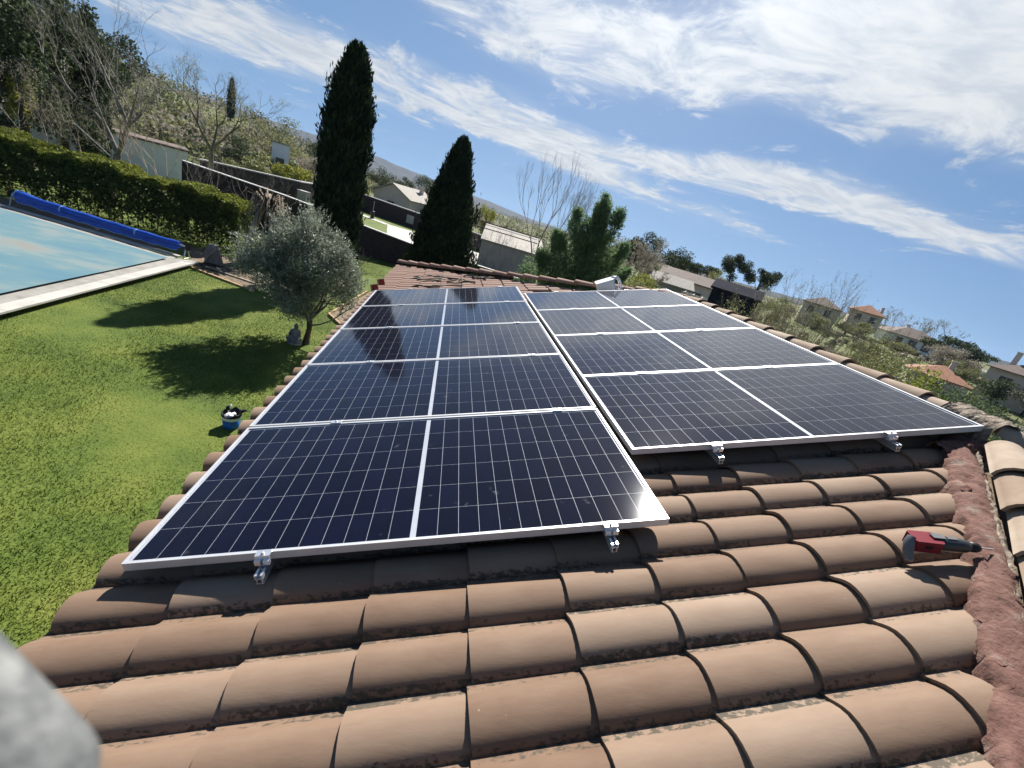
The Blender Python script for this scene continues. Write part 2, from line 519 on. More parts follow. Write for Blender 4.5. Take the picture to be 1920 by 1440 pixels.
noisy('reel_blue', [(0.3, (0.008, 0.045, 0.30)), (0.7, (0.018, 0.085, 0.44))], 3, rough=0.45, bump=0.3)
noisy('strap_pale_blue', [(0.3, (0.16, 0.30, 0.52)), (0.7, (0.22, 0.38, 0.60))], 3, rough=0.5)
noisy('steel', [(0.3, (0.42, 0.43, 0.44)), (0.7, (0.58, 0.58, 0.58))], 8, rough=0.4, metal=0.6)
noisy('bucket_blue', [(0.3, (0.02, 0.10, 0.34)), (0.7, (0.035, 0.16, 0.46))], 8, rough=0.4)
noisy('plastic_white', [(0.3, (0.68, 0.69, 0.70)), (0.7, (0.80, 0.80, 0.80))], 8, rough=0.45)
noisy('plastic_black', [(0.3, (0.008, 0.008, 0.009)), (0.7, (0.02, 0.02, 0.022))], 8, rough=0.45)
noisy('plastic_red', [(0.3, (0.14, 0.013, 0.020)), (0.7, (0.19, 0.020, 0.030))], 8, rough=0.4)
noisy('plastic_slate', [(0.3, (0.018, 0.022, 0.024)), (0.7, (0.04, 0.045, 0.047))], 8, rough=0.35, spec=0.5)
noisy('plastic_grey', [(0.3, (0.09, 0.093, 0.10)), (0.7, (0.15, 0.153, 0.16))], 8, rough=0.45)
noisy('stone_grey', [(0.3, (0.10, 0.098, 0.096)), (0.55, (0.19, 0.185, 0.18)), (0.75, (0.30, 0.295, 0.285))], 9, rough=0.9, bump=0.6)
noisy('stone_dark', [(0.3, (0.09, 0.085, 0.08)), (0.7, (0.18, 0.17, 0.16))], 9, rough=0.9, bump=0.6)
noisy('brick_red', [(0.3, (0.16, 0.025, 0.018)), (0.7, (0.26, 0.05, 0.035))], 12, rough=0.9)
noisy('brick_rim', [(0.3, (0.42, 0.24, 0.17)), (0.7, (0.52, 0.33, 0.25))], 12, rough=0.9)
noisy('wool_grey', [(0.3, (0.07, 0.075, 0.078)), (0.5, (0.125, 0.130, 0.130)), (0.7, (0.20, 0.205, 0.20))], 110, 3, rough=0.95, bump=0.4, bscale=300, bdist=0.003)
noisy('asphalt', [(0.3, (0.085, 0.085, 0.095)), (0.7, (0.14, 0.14, 0.15))], 3, rough=0.9, coords='World')
noisy('cable_black', [(0.3, (0.01, 0.01, 0.01)), (0.7, (0.025, 0.02, 0.018))], 8, rough=0.6)
noisy('cable_pale', [(0.3, (0.30, 0.34, 0.22)), (0.7, (0.42, 0.46, 0.32))], 8, rough=0.6)
noisy('clear_plastic', [(0.3, (0.50, 0.53, 0.57)), (0.7, (0.70, 0.72, 0.75))], 30, rough=0.3, spec=0.6)
noisy('dead_frond', [(0.2, (0.060, 0.045, 0.030)), (0.5, (0.13, 0.10, 0.07)), (0.85, (0.22, 0.18, 0.13))], 1.5, 3, rough=0.85, island=0.6)


# ------------------------------------------------------------------ helpers
def tag(o, label=None, cat=None, group=None, kind=None):
    if label:
        o['label'] = label
    if cat:
        o['category'] = cat
    if group:
        o['group'] = group
    if kind:
        o['kind'] = kind
    return o


def empty(name, loc=(0, 0, 0), rotz=0.0, mat=None):
    o = bpy.data.objects.new(name, None)
    o.empty_display_size = 0.2
    COL.objects.link(o)
    if mat is not None:
        o.matrix_world = mat
    else:
        o.location = loc
        o.rotation_euler = (0, 0, rotz)
    return o


def link(name, me, mat, parent=None, matrix=None):
    o = bpy.data.objects.new(name, me)
    if mat and not me.materials:
        me.materials.append(MATS[mat])
    COL.objects.link(o)
    if parent is not None:
        o.parent = parent
    if matrix is not None:
        o.matrix_local = matrix
    return o


def np_mesh(name, V, F, smooth=False):
    """V (n,3), F (m,k) with k = 3 or 4"""
    V = np.asarray(V, dtype=np.float32)
    F = np.asarray(F, dtype=np.int32)
    me = bpy.data.meshes.new(name)
    n, (m, k) = len(V), F.shape
    me.vertices.add(n)
    me.vertices.foreach_set('co', V.ravel())
    me.loops.add(m * k)
    me.loops.foreach_set('vertex_index', F.ravel())
    me.polygons.add(m)
    me.polygons.foreach_set('loop_start', np.arange(0, m * k, k, dtype=np.int32))
    me.polygons.foreach_set('loop_total', np.full(m, k, dtype=np.int32))
    if smooth:
        me.polygons.foreach_set('use_smooth', np.ones(m, dtype=bool))
    me.update()
    me.validate()
    return me


class MB:
    """collects boxes, prisms, tubes and lathes; build() links them as one mesh object"""
    def __init__(self):
        self.v, self.f, self.s = [], [], []

    def add(self, vs, fs, smooth=False):
        o = len(self.v)
        self.v += [tuple(p) for p in vs]
        self.f += [tuple(i + o for i in f) for f in fs]
        self.s += [smooth] * len(fs)
        return self

    def box(self, x0, x1, y0, y1, z0, z1, M=None):
        vs = [(x, y, z) for z in (z0, z1) for y in (y0, y1) for x in (x0, x1)]
        if M is not None:
            vs = [tuple(M @ Vector(p)) for p in vs]
        return self.add(vs, [(0, 2, 3, 1), (4, 5, 7, 6), (0, 1, 5, 4), (2, 6, 7, 3), (0, 4, 6, 2), (1, 3, 7, 5)])

    def prism(self, poly, z0, z1):
        n = len(poly)
        vs = [(x, y, z0) for x, y in poly] + [(x, y, z1) for x, y in poly]
        fs = [tuple(range(n))[::-1], tuple(range(n, 2 * n))]
        fs += [(i, (i + 1) % n, n + (i + 1) % n, n + i) for i in range(n)]
        return self.add(vs, fs)

    def tube(self, pts, rad, seg=8, cap=True, smooth=True):
        pts = [Vector(p) for p in pts]
        if isinstance(rad, (int, float)):
            rad = [rad] * len(pts)
        vs, fs = [], []
        for i, p in enumerate(pts):
            d = (pts[min(i + 1, len(pts) - 1)] - pts[max(i - 1, 0)]).normalized()
            a = d.orthogonal().normalized() if i == 0 else (a - d * a.dot(d)).normalized()
            b = d.cross(a)
            for k in range(seg):
                t = 2 * math.pi * k / seg
                vs.append(p + (a * math.cos(t) + b * math.sin(t)) * rad[i])
        for i in range(len(pts) - 1):
            for k in range(seg):
                k2 = (k + 1) % seg
                fs.append((i * seg + k, i * seg + k2, (i + 1) * seg + k2, (i + 1) * seg + k))
        self.add(vs, fs, smooth)
        if cap:
            n = len(pts)
            self.add([vs[k] for k in range(seg)], [tuple(range(seg))[::-1]])
            self.add([vs[(n - 1) * seg + k] for k in range(seg)], [tuple(range(seg))])
        return self

    def lathe(self, prof, seg=20, c=(0, 0, 0), smooth=True):
        vs, fs = [], []
        for r, z in prof:
            for k in range(seg):
                t = 2 * math.pi * k / seg
                vs.append((c[0] + r * math.cos(t), c[1] + r * math.sin(t), c[2] + z))
        for i in range(len(prof) - 1):
            for k in range(seg):
                k2 = (k + 1) % seg
                fs.append((i * seg + k, i * seg + k2, (i + 1) * seg + k2, (i + 1) * seg + k))
        return self.add(vs, fs, smooth)

    def mesh(self, name):
        me = bpy.data.meshes.new(name)
        me.from_pydata(self.v, [], self.f)
        me.polygons.foreach_set('use_smooth', self.s)
        me.update()
        return me

    def build(self, name, mat, parent=None, matrix=None):
        return link(name, self.mesh(name), mat, parent, matrix)


def blob(mb, c, r, seg=14, rings=9, jit=0.0, rot=None):
    """lumpy ellipsoid"""
    vs, fs = [], []
    for i in range(rings + 1):
        a = math.pi * i / rings
        for k in range(seg):
            t = 2 * math.pi * k / seg
            j = 1 + random.uniform(-jit, jit)
            p = Vector((r[0] * math.sin(a) * math.cos(t) * j, r[1] * math.sin(a) * math.sin(t) * j, r[2] * math.cos(a) * j))
            if rot is not None:
                p = rot @ p
            vs.append((c[0] + p.x, c[1] + p.y, c[2] + p.z))
    for i in range(rings):
        for k in range(seg):
            k2 = (k + 1) % seg
            fs.append((i * seg + k, (i + 1) * seg + k, (i + 1) * seg + k2, i * seg + k2))
    mb.add(vs, fs, True)


def copy_tree(o, parent=None):
    c = o.copy()
    COL.objects.link(c)
    c.parent = parent
    for ch in list(o.children):
        copy_tree(ch, c)
    return c


# leaf clouds --------------------------------------------------------------
def leaf_mesh(name, P, size, aspect=0.45, up=0.0, dirs=None):
    """one diamond leaf per point; size scalar or array; dirs = preferred long axis (n,3)"""
    n = len(P)
    a = rng.normal(size=(n, 3))
    if dirs is not None:
        a = a * 0.45 + dirs
    a[:, 2] += up
    a /= np.linalg.norm(a, axis=1, keepdims=True)
    b = rng.normal(size=(n, 3))
    b -= a * (a * b).sum(1, keepdims=True)
    b /= np.linalg.norm(b, axis=1, keepdims=True)
    s = (np.asarray(size) * rng.uniform(0.6, 1.35, n))[:, None]
    V = np.empty((n, 4, 3), np.float32)
    V[:, 0] = P - a * s * 0.5
    V[:, 1] = P + b * s * aspect * 0.5
    V[:, 2] = P + a * s * 0.5
    V[:, 3] = P - b * s * aspect * 0.5
    F = np.arange(n * 4).reshape(n, 4)
    return np_mesh(name, V.reshape(-1, 3), F)


def clump_points(clumps, n, shell=0.55):
    """points in a list of ellipsoid clumps (cx,cy,cz,rx,ry,rz), pushed towards the surface"""
    cl = np.array(clumps, dtype=float)
    w = (cl[:, 3] * cl[:, 4] * cl[:, 5]) ** 0.66
    idx = rng.choice(len(cl), n, p=w / w.sum())
    d = rng.normal(size=(n, 3))
    d /= np.linalg.norm(d, axis=1, keepdims=True)
    rad = rng.uniform(0, 1, n) ** shell
    return cl[idx, :3] + d * rad[:, None] * cl[idx, 3:], d


def crown_clumps(c, r, n, cr=(0.25, 0.45), flat=1.0):
    """clumps scattered over an ellipsoid crown with an uneven outline"""
    out = []
    for _ in range(n):
        d = rng.normal(size=3)
        d /= np.linalg.norm(d)
        k = rng.uniform(0.45, 1.0)
        s = rng.uniform(*cr)
        out.append((c[0] + d[0] * r[0] * k, c[1] + d[1] * r[1] * k, c[2] + d[2] * r[2] * k, s * r[0], s * r[1], s * r[2] * flat))
    return out


# branching skeletons --------------------------------------------------------
def branches(base, direction, length, radius, levels, spread=0.55, kids=(2, 3), shrink=0.72, up=0.12, wig=0.12, segs=3, side=0.35):
    """returns list of (points, radii) and list of tips"""
    out, tips = [], []

    def grow(p, d, ln, r, lv):
        pts, rad = [p.copy()], [r]
        dd = d.copy()
        for i in range(segs):
            dd = (dd + Vector(rng.normal(size=3)) * wig + Vector((0, 0, up))).normalized()
            p = p + dd * ln / segs
            pts.append(p.copy())
            rad.append(r * (1 - 0.42 * (i + 1) / segs))
        out.append((pts, rad))
        if lv == 0:
            tips.append((p.copy(), dd.copy()))
            return
        for k in range(random.randint(*kids)):
            a = dd.orthogonal().normalized()
            a.rotate(Matrix.Rotation(random.uniform(0, 6.283), 3, dd))
            nd = (dd + a * random.uniform(0.6, 1.3) * spread).normalized()
            start = pts[-1] if k == 0 or random.random() > side else pts[random.randint(1, segs)]
            grow(start, nd, ln * shrink * random.uniform(0.75, 1.15), max(r * 0.58, 0.0025), lv - 1)
    grow(Vector(base), Vector(direction).normalized(), length, radius, levels)
    return out, tips


def branch_mesh(name, br, minseg=3):
    mb = MB()
    for pts, rad in br:
        mb.tube(pts, rad, 6 if rad[0] > 0.04 else minseg, cap=False)
    return mb.mesh(name)


# roof frame: u up the slope, v along the ridge, h off the plane of the panels
TH = R(16.3)
CT, ST = math.cos(TH), math.sin(TH)
ROOF = Matrix(((CT, 0, -ST, 0), (0, 1, 0, 0), (ST, 0, CT, 0), (0, 0, 0, 1)))


def rw(u, v, h):
    return Vector((u * CT - h * ST, v, u * ST + h * CT))


# ================================================================== SETTING
GZ = -3.0


def terrain_z(x, y):
    r = math.hypot(x - 0.9, y + 1.35)
    az = math.degrees(math.atan2(x - 0.9, y + 1.35))
    def ss(a, b, t):
        t = min(1, max(0, (t - a) / (b - a)))
        return t * t * (3 - 2 * t)
    z = GZ - 0.06
    z -= 1.5 * ss(9, 18, x) * (1 - ss(120, 300, r))
    z -= 0.25 * ss(27, 40, y)
    hill = np.interp(az, [-180, -60, -45, -38, -30, -25, -20, -15, -11, -6, 180], [0, 6, 11, 12.5, 11.5, 11.0, 8.6, 4.5, 1.2, 0, 0])
    z += hill * ss(45, 230, r) * (1 - 0.9 * ss(300, 700, r))
    rise = np.interp(az, [15, 24, 34, 48, 55, 60, 90], [0, 2.0, 2.6, 4.0, 3.4, 2.5, 0])
    z += rise * ss(45, 130, r) * (1 - ss(300, 800, r))
    z += 0.5 * math.sin(x * 0.045 + 1) * math.sin(y * 0.037) * ss(60, 160, r)
    return z


def build_ground():
    rad = np.concatenate([[0.0], np.geomspace(5, 3400, 70)])
    na = 220
    V, F = [], []
    for r in rad:
        for k in range(na):
            t = 2 * math.pi * k / na
            x, y = 0.9 + r * math.sin(t), -1.35 + r * math.cos(t)
            V.append((x, y, terrain_z(x, y)))
    for i in range(len(rad) - 1):
        for k in range(na):
            k2 = (k + 1) % na
            F.append((i * na + k, i * na + k2, (i + 1) * na + k2, (i + 1) * na + k))
    o = link('ground', np_mesh('ground', V, np.array(F)[:, ::-1], True), 'field')
    tag(o, kind='structure')
    # lawn sheet
    V, F = [], []
    nx, ny = 60, 90
    xs, ys = np.linspace(-18, 7.5, nx), np.linspace(-8, 26.2, ny)
    for y in ys:
        for x in xs:
            V.append((x, y, GZ + 0.02 * math.sin(x * 1.3 + y * .4) * math.sin(y * 0.9)))
    for j in range(ny - 1):
        for i in range(nx - 1):
            F.append((j * nx + i, j * nx + i + 1, (j + 1) * nx + i + 1, (j + 1) * nx + i))
    tag(link('lawn', np_mesh('lawn', V, F, True), 'lawn'), kind='structure')
    # mowed grass
    n = 420000
    P = np.empty((n, 3))
    # denser near the house, where blades are largest in view
    P[:, 0] = rng.uniform(-12.5, 0.2, n)
    P[:, 1] = 1.2 + 25.0 * rng.uniform(0, 1, n) ** 1.35
    keep = ~((P[:, 0] < -7.35) & (P[:, 1] < 18.0)) & ~((P[:, 0] > -0.3) & (P[:, 1] < 9))
    dry = np.sin(P[:, 0] * 2.1 + np.sin(P[:, 1] * 1.3) * 2) * np.sin(P[:, 1] * 1.7 + P[:, 0]) + rng.normal(size=n) * 0.5
    P = P[keep & (dry > -1.3)]
    n = len(P)
    P[:, 2] = GZ
    h = rng.uniform(0.014, 0.04, n)
    w = rng.uniform(0.004, 0.008, n)
    ang = rng.uniform(0, 6.283, n)
    lean = rng.normal(size=(n, 2)) * 0.55
    V = np.empty((n, 3, 3), np.float32)
    V[:, 0] = P + np.stack([np.cos(ang) * w, np.sin(ang) * w, np.zeros(n)], 1)
    V[:, 1] = P - np.stack([np.cos(ang) * w, np.sin(ang) * w, np.zeros(n)], 1)
    V[:, 2] = P + np.stack([lean[:, 0] * h, lean[:, 1] * h, h], 1)
    g = link('lawn_grass', np_mesh('lawn_grass', V.reshape(-1, 3), np.arange(n * 3).reshape(n, 3)), 'grass_blade')
    tag(g, 'short bright green mown grass covering the lawn', 'grass', kind='stuff')


build_ground()


def build_mountains():
    """two long ridges, the farther one higher towards the left"""
    for name, r0, prof, seed, depth in (
            ('mountain_range', 2100, [(-60, 1.9), (-40, 2.0), (-25, 2.05), (-14, 2.0), (-10, 1.9), (-6, 1.55), (-3, 1.24), (2, .85), (8.5, .33), (14, .12), (24, .1), (40, .25), (60, .3)], 3, 800),
            ('foothills', 1150, [(-60, 1.0), (-30, .9), (-14, .75), (-8, .55), (-2, .35), (5, .05), (12, -.1), (30, .1), (45, .45), (52, .4), (60, .35)], 9, 320)):
        az = np.linspace(-62, 64, 260)
        el = np.interp(az, [p[0] for p in prof], [p[1] for p in prof])
        rr = np.random.default_rng(seed)
        bump = np.zeros_like(az)
        for k in range(1, 9):
            bump += np.sin(az * 0.23 * k + rr.uniform(0, 6)) * 0.05 / k ** 0.9
        V, F = [], []
        nj = 14
        for j in range(nj):
            t = j / (nj - 1)
            for i, a in enumerate(az):
                r = r0 - depth * (1 - t) + 22 * math.sin(a * 3 + j)
                top = 1.5 + r0 * math.tan(R(el[i] + bump[i]))
                z = -6 + (top + 6) * (t ** 1.25) * (1 + 0.10 * math.sin(a * 2.2 + j * 1.9) * (1 - t))
                V.append((0.9 + r * math.sin(R(a)), -1.35 + r * math.cos(R(a)), z))
        n = len(az)
        # back slope
        for i, a in enumerate(az):
            r = r0 + depth
            V.append((0.9 + r * math.sin(R(a)), -1.35 + r * math.cos(R(a)), -6))
        for j in range(nj):
            for i in range(n - 1):
                F.append((j * n + i, j * n + i + 1, (j + 1) * n + i + 1, (j + 1) * n + i))
        tag(link(name, np_mesh(name, V, F, True), 'mountain'), kind='structure')


build_mountains()

# ================================================================== HOUSE
UE, UR = -0.15, 4.36                  # eave, ridge (u)
PIT, EXP = 0.1925, 0.352              # row pitch along v, exposed tile length along u
HB = -0.166                           # pan level
def hip_near(u): return 0.54 + (u - UR) * 0.955          # v of the near hip at u
def hip_far(u): return 4.42 + (UR - u) * 0.975           # v of the far hip at u


def tile_mesh(name, length=0.405, simple=False):
    prof = [(-.0900, .000), (-.0885, .015), (-.082, .033), (-.069, .049), (-.050, .061), (-.026, .0685), (0, .0715), (.024, .069), (.046, .060), (.066, .047), (.084, .033), (.103, .023), (.126, .018)]
    t = 0.015
    V, F, fl, sm = [], [], [], []
    n = len(prof)
    def zoff(x): return 0.023 * (1 - x / 0.405)
    def ring(x, dz):
        o = len(V)
        for y, z in prof:
            V.append((x, y, z + zoff(x) + dz))
            fl.append(max(0.0, min(1.0, z / .0715)) if y < 0 else (1.0 if z > .04 else 0.32))
        return o
    a, b = ring(0, 0), ring(length, 0)
    for i in range(n - 1):
        F.append((a + i, b + i, b + i + 1, a + i + 1)); sm.append(True)
    c, d = ring(0.0, -t), ring(length, -t)
    for i in range(n - 1):
        F.append((c + i, c + i + 1, d + i + 1, d + i)); sm.append(True)
    e, g = ring(0, 0), ring(0, -t)
    for i in range(n - 1):
        F.append((e + i, e + i + 1, g + i + 1, g + i)); sm.append(False)
    F.append((a, c, d, b)); sm.append(False)
    F.append((a + n - 1, b + n - 1, d + n - 1, c + n - 1)); sm.append(False)
    me = bpy.data.meshes.new(name)
    me.from_pydata(V, [], [f[::-1] for f in F])
    me.polygons.foreach_set('use_smooth', sm)
    at = me.attributes.new('flank', 'FLOAT', 'POINT')
    at.data.foreach_set('value', fl)
    me.materials.append(MATS['tile_clay'])
    me.update()
    return me, np.array(V), np.array([f[::-1] for f in F]), np.array(fl)


def cap_mesh(name, length=0.40, r=0.088, mat='clay_cap'):
    """barrel ridge tile along +x, wider lower end at x=0"""
    V, F, sm = [], [], []
    seg = 10
    def ring(x, rr, dz):
        o = len(V)
        for k in range(seg + 1):
            a = math.pi * (0.02 + 0.96 * k / seg)
            V.append((x, -rr * math.cos(a), rr * 0.86 * math.sin(a) + dz))
        return o
    o0, o1 = ring(0, r, 0.012), ring(length, r * 0.76, -.004)
    i0, i1 = ring(0, r - .014, 0.012), ring(length, r * 0.76 - .014, -.004)
    e0, e1 = ring(0, r, 0.012), ring(0, r - .014, 0.012)
    f0, f1 = ring(length, r * .76, -.004), ring(length, r * .76 - .014, -.004)
    for k in range(seg):
        F.append((o0 + k, o0 + k + 1, o1 + k + 1, o1 + k)); sm.append(True)
        F.append((i0 + k, i1 + k, i1 + k + 1, i0 + k + 1)); sm.append(True)
        F.append((e0 + k, e1 + k, e1 + k + 1, e0 + k + 1)); sm.append(False)
        F.append((f0 + k, f0 + k + 1, f1 + k + 1, f1 + k)); sm.append(False)
    for q in (0, seg):
        F.append((o0 + q, o1 + q, i1 + q, i0 + q)); sm.append(False)
    me = bpy.data.meshes.new(name)
    me.from_pydata(V, [], F)
    me.polygons.foreach_set('use_smooth', sm)
    me.materials.append(MATS[mat])
    me.update()
    return me


def frame_at(p, x, z):
    """matrix with origin p, local x along x, local z near z"""
    x = Vector(x).normalized()
    y = Vector(z).cross(x).normalized()
    z = x.cross(y)
    return Matrix(((x.x, y.x, z.x, p.x), (x.y, y.y, z.y, p.y), (x.z, y.z, z.z, p.z), (0, 0, 0, 1)))


def build_house():
    house = tag(empty('house', (2.1, 2.5, GZ)), 'low house with hipped brown clay tile roof carrying the solar panels', 'house')
    hinv = Matrix.Translation(Vector((-2.1, -2.5, -GZ)))
    # walls under the eaves
    xr = UR * CT * 2 + 0.15
    wz = -0.42
    m = MB()
    w0, w1 = 0.25, UR * CT * 2 - 0.25
    y0, y1 = hip_near(UE) + 0.4, hip_far(UE) - 0.4
    m.box(w0, w1, y0, y1, GZ - 0.1, wz)
    m.build('wall', 'render_white', house, hinv)
    # roof deck: four planes just under the tiles
    def P(u, v, h=-0.172): return rw(u, v, h)
    m = MB()
    e0n, e0f = P(UE + .02, hip_near(UE)), P(UE + .02, hip_far(UE))
    rn, rf = P(UR, hip_near(UR)), P(UR, hip_far(UR))
    rn.z += 0.0
    mirror = lambda p: Vector((2 * rn.x - p.x, p.y, p.z))
    e1n, e1f = mirror(e0n), mirror(e0f)
    vs = [e0n, e0f, rf, rn, e1n, e1f]
    m.add(vs, [(0, 3, 2, 1), (4, 5, 2, 3), (0, 4, 3), (1, 2, 5)])
    low = [Vector((p.x, p.y, p.z - 0.12)) for p in (e0n, e0f, e1f, e1n)]
    m.add([e0n, e0f, e1f, e1n] + low, [(0, 1, 5, 4), (1, 2, 6, 5), (2, 3, 7, 6), (3, 0, 4, 7), (4, 5, 6, 7)])
    roof = m.build('roof', 'soil', house, hinv)
    # ---- tiles of the visible slope
    me, TV, TF, TFL = tile_mesh('roof_tile')
    me2, _, _, _ = tile_mesh('roof_tile_short', 0.24)
    me3, _, _, _ = tile_mesh('roof_tile_stub', 0.13)
    SHEAR = 0.052
    joined = []
    count = 0
    k0, k1 = -20, 48
    for k in range(k0, k1):
        for j in range(14):
            u = UE + EXP * j
            v = -0.086 + PIT * k + SHEAR * (u + .13)
            uc = u + 0.18
            if u > UR - 0.12:
                continue
            lim = hip_near(u) + 0.20 if v < 3 else hip_far(u) - 0.16
            # available length up to the hip band (moving up the slope the near hip comes closer)
            if v < 2.5:
                ulim = UR + (v - 0.54) / 0.955 - 0.205 + random.uniform(-.02, .02)
            else:
                ulim = UR - (v - 4.42) / 0.975 - 0.10
            ulim = min(ulim, UR - 0.02)
            room = ulim - u
            if room < 0.07:
                continue
            mesh = me if room > 0.36 else (me2 if room > 0.19 else me3)
            ju, jv, jh = random.uniform(-.006, .006), random.uniform(-.004, .004), random.uniform(-.003, .003)
            M = ROOF @ Matrix.Translation((u + ju, v + jv, HB + jh - .011 * max(u, 0))) @ Matrix.Rotation(random.uniform(-.012, .012) + math.atan(SHEAR), 4, 'Z') @ Matrix.Rotation(random.uniform(-.02, .02), 4, 'X')
            if mesh is me2:
                M = M @ Matrix.Scale(min(1.25, room / 0.24), 4, (1, 0, 0))
            under = (0.15 < uc < 2.0 and 0.55 < v < 5.0) or (2.0 <= uc < 4.1 and 1.05 < v < 4.5)
            seen = (-1.15 < v and not under and (v < 1.2 or v > 4.6 or u < 0.1))
            # one tile left out beyond the panels: a dark hole
            if abs(u - (UE + EXP * 7)) < .01 and abs(v - 5.42) < PIT * 0.5:
                continue
            if seen and count < 296:
                o = bpy.data.objects.new('roof_tile', mesh)
                COL.objects.link(o)
                o.parent = roof
                o.matrix_local = M
                count += 1
            elif not (under and v > 1.2):
                joined.append(M)
    # plain rows on the other three slopes
    rx = rn.x
    for k in range(-20, 48):
        for j in range(13):
            u = UE + EXP * j
            v = PIT * k
            if hip_near(u) + .25 < v < hip_far(u) - .25 and u < UR - .3:
                M = ROOF @ Matrix.Translation((u, v, HB))
                Mr = Matrix.Translation((2 * rx, 2 * 2.48, 0)) @ Matrix.Rotation(math.pi, 4, 'Z') @ M
                joined.append(Mr)
    # near hip slope, falling towards the camera's back
    for k in range(-22, 23):
        for j in range(13):
            d = EXP * j
            w = PIT * k
            vmax = abs(w)
            top = UR - vmax / CT
            if d < top - 0.35 + UE * 0:
                o = rn + Vector((w, 0, 0))
                L0 = (UR - UE - d)
                B = Matrix(((0, 1, 0, rx), (CT, 0, -ST, 0), (ST, 0, CT, 0), (0, 0, 0, 1)))
                yb = hip_near(UE)
                M = Matrix.Translation((0, yb, e0n.z + 0.172 * CT)) @ B @ Matrix.Translation((d, w, HB))
                joined.append(M)
    V = np.concatenate([(np.array(M.to_3x3()) @ TV.T).T + np.array(M.translation) for M in joined])
    F = np.concatenate([TF + i * len(TV) for i in range(len(joined))])
    mj = np_mesh('roof_tile_field', V, F, True)
    at = mj.attributes.new('flank', 'FLOAT', 'POINT')
    at.data.foreach_set('value', np.tile(TFL, len(joined)))
    mj.materials.append(MATS['tile_clay'])
    f = link('roof_tile_field', mj, None, roof)
    f['kind'] = 'stuff'
    print('tiles', count, len(joined))
    # ---- ridge and hip caps
    capm = cap_mesh('ridge_cap')
    capr = cap_mesh('ridge_cap_rose', mat='clay_cap_rose')
    caph = cap_mesh('hip_cap', 0.42, 0.112)
    def run(mesh, name, p0, p1, exp, z, jit=0.006):
        d = (p1 - p0)
        n = int(d.length / exp)
        dn = d.normalized()
        for i in range(n):
            p = p0 + dn * exp * i + Vector((random.uniform(-jit, jit), random.uniform(-jit, jit), random.uniform(-jit, jit) * .6))
            o = bpy.data.objects.new(name, mesh)
            COL.objects.link(o)
            o.parent = roof
            o.matrix_local = frame_at(p, dn, z) @ Matrix.Rotation(random.uniform(-.03, .03), 4, 'Z')
    up = Vector((0, 0, 1))
    run(capm, 'ridge_cap', rw(UR, hip_near(UR) + 0.10, -.072), rw(UR, hip_far(UR) + 0.0, -.072), 0.33, up)
    run(capr, 'ridge_cap', rw(UE + .05, hip_far(UE + .05), -.070), rw(UR - .02, hip_far(UR), -.070), 0.345, up)
    run(caph, 'ridge_cap', rw(UE + .05, hip_near(UE + .05), -.085), rw(UR - .10, hip_near(UR - .10), -.075), 0.345, up)
    run(caph, 'ridge_cap', rw(UE + .05, hip_near(UE + .05), -.085).__class__((2 * rx - rw(UE, 0, 0).x, hip_near(UE + .05), rw(UE, 0, -.085).z)), Vector((rx, hip_near(UR), rw(UR, 0, -.075).z)), 0.345, up)
    # ---- mortar: band along the near hip, ragged on both sides
    def mortar(name, mat, path, half, h0, hump, n=90, seed=1, rag=0.03, cols=9):
        rr = np.random.default_rng(seed)
        V, F = [], []
        us = np.linspace(0, 1, n)
        l = half * (1 + 0.0 * us)
        def walk(k):
            x = np.cumsum(rr.normal(size=n)) * 0.25
            x -= np.linspace(x[0], x[-1], n)
            return x / (np.abs(x).max() + 1e-6) * rag + rr.normal(size=n) * rag * 0.16
        wl, wr = walk(0), walk(1)
        for i, t in enumerate(us):
            cu, cv, du, dv = path(t)
            for c in range(cols):
                s = -1 + 2 * c / (cols - 1)
                off = s * half + (wl[i] if s < 0 else wr[i]) * abs(s)
                edge = 1 - abs(s) ** 4
                h = h0 + hump * edge + rr.normal() * 0.0048 + 0.009 * math.sin(i * .21 + s * 2.1 + seed) * math.sin(i * .09 + s) + 0.003 * math.sin(i * .7 + s * 5) - (0.05 if abs(s) > .99 else 0)
                V.append(rw(cu + du * off, cv + dv * off, h))
        for i in range(n - 1):
            for c in range(cols - 1):
                a = i * cols + c
                F.append((a, a + 1, a + cols + 1, a + cols))
        return link(name, np_mesh(name, V, F, False), mat, roof)
    def hpath(off):
        nn = 1 / math.hypot(1, .955)
        def path(t):
            u = 4.30 + (1.6 - 4.30) * t
            v = hip_near(u)
            return u - nn * .955 * off, v + nn * off, -nn * .955, nn
        return path
    mortar('mortar_band', 'mortar_red', hpath(0.162), 0.086, HB + .014, 0.066, 200, 4, 0.040)
    mortar('mortar_edge', 'mortar_grey', hpath(0.098), 0.016, HB + .035, 0.036, 160, 8, 0.016, 5)
    def rpath(t):
        return UR - .02, 0.50 + 0.30 * t, -1, 0
    mortar('mortar_patch', 'mortar_grey', rpath, 0.12, -0.06, 0.075, 40, 21, 0.03)
    def spath(t):
        return 3.93 + 0.30 * t, 0.50 + 0.02 * t, 0, 1
    mortar('mortar_patch', 'mortar_red', spath, 0.075, -0.14, 0.06, 50, 23, 0.03)
    def fpath(t):
        u = 4.2 + (0 - 4.2) * t
        return u - 0.09, hip_far(u) - 0.09, -.7, -.7
    mortar('mortar_band', 'clay_cap_rose', fpath, 0.05, HB, 0.05, 120, 31, 0.015, 5)
    # gravel crumbs in the mortar
    m = MB()
    for _ in range(420):
        t = random.random()
        cu, cv, du, dv = hpath(random.choice((0.088, 0.095, 0.10)))(t)
        s = random.uniform(.002, .0065)
        a = random.gauss(0, .010)
        blob(m, rw(cu + du * a, cv + dv * a, HB + .052 + random.uniform(-.006, .006)), (s, s * random.uniform(.6, 1.2), s * .8), 5, 3, .3)
    c = m.build('mortar_crumb', 'mortar_grey', roof)
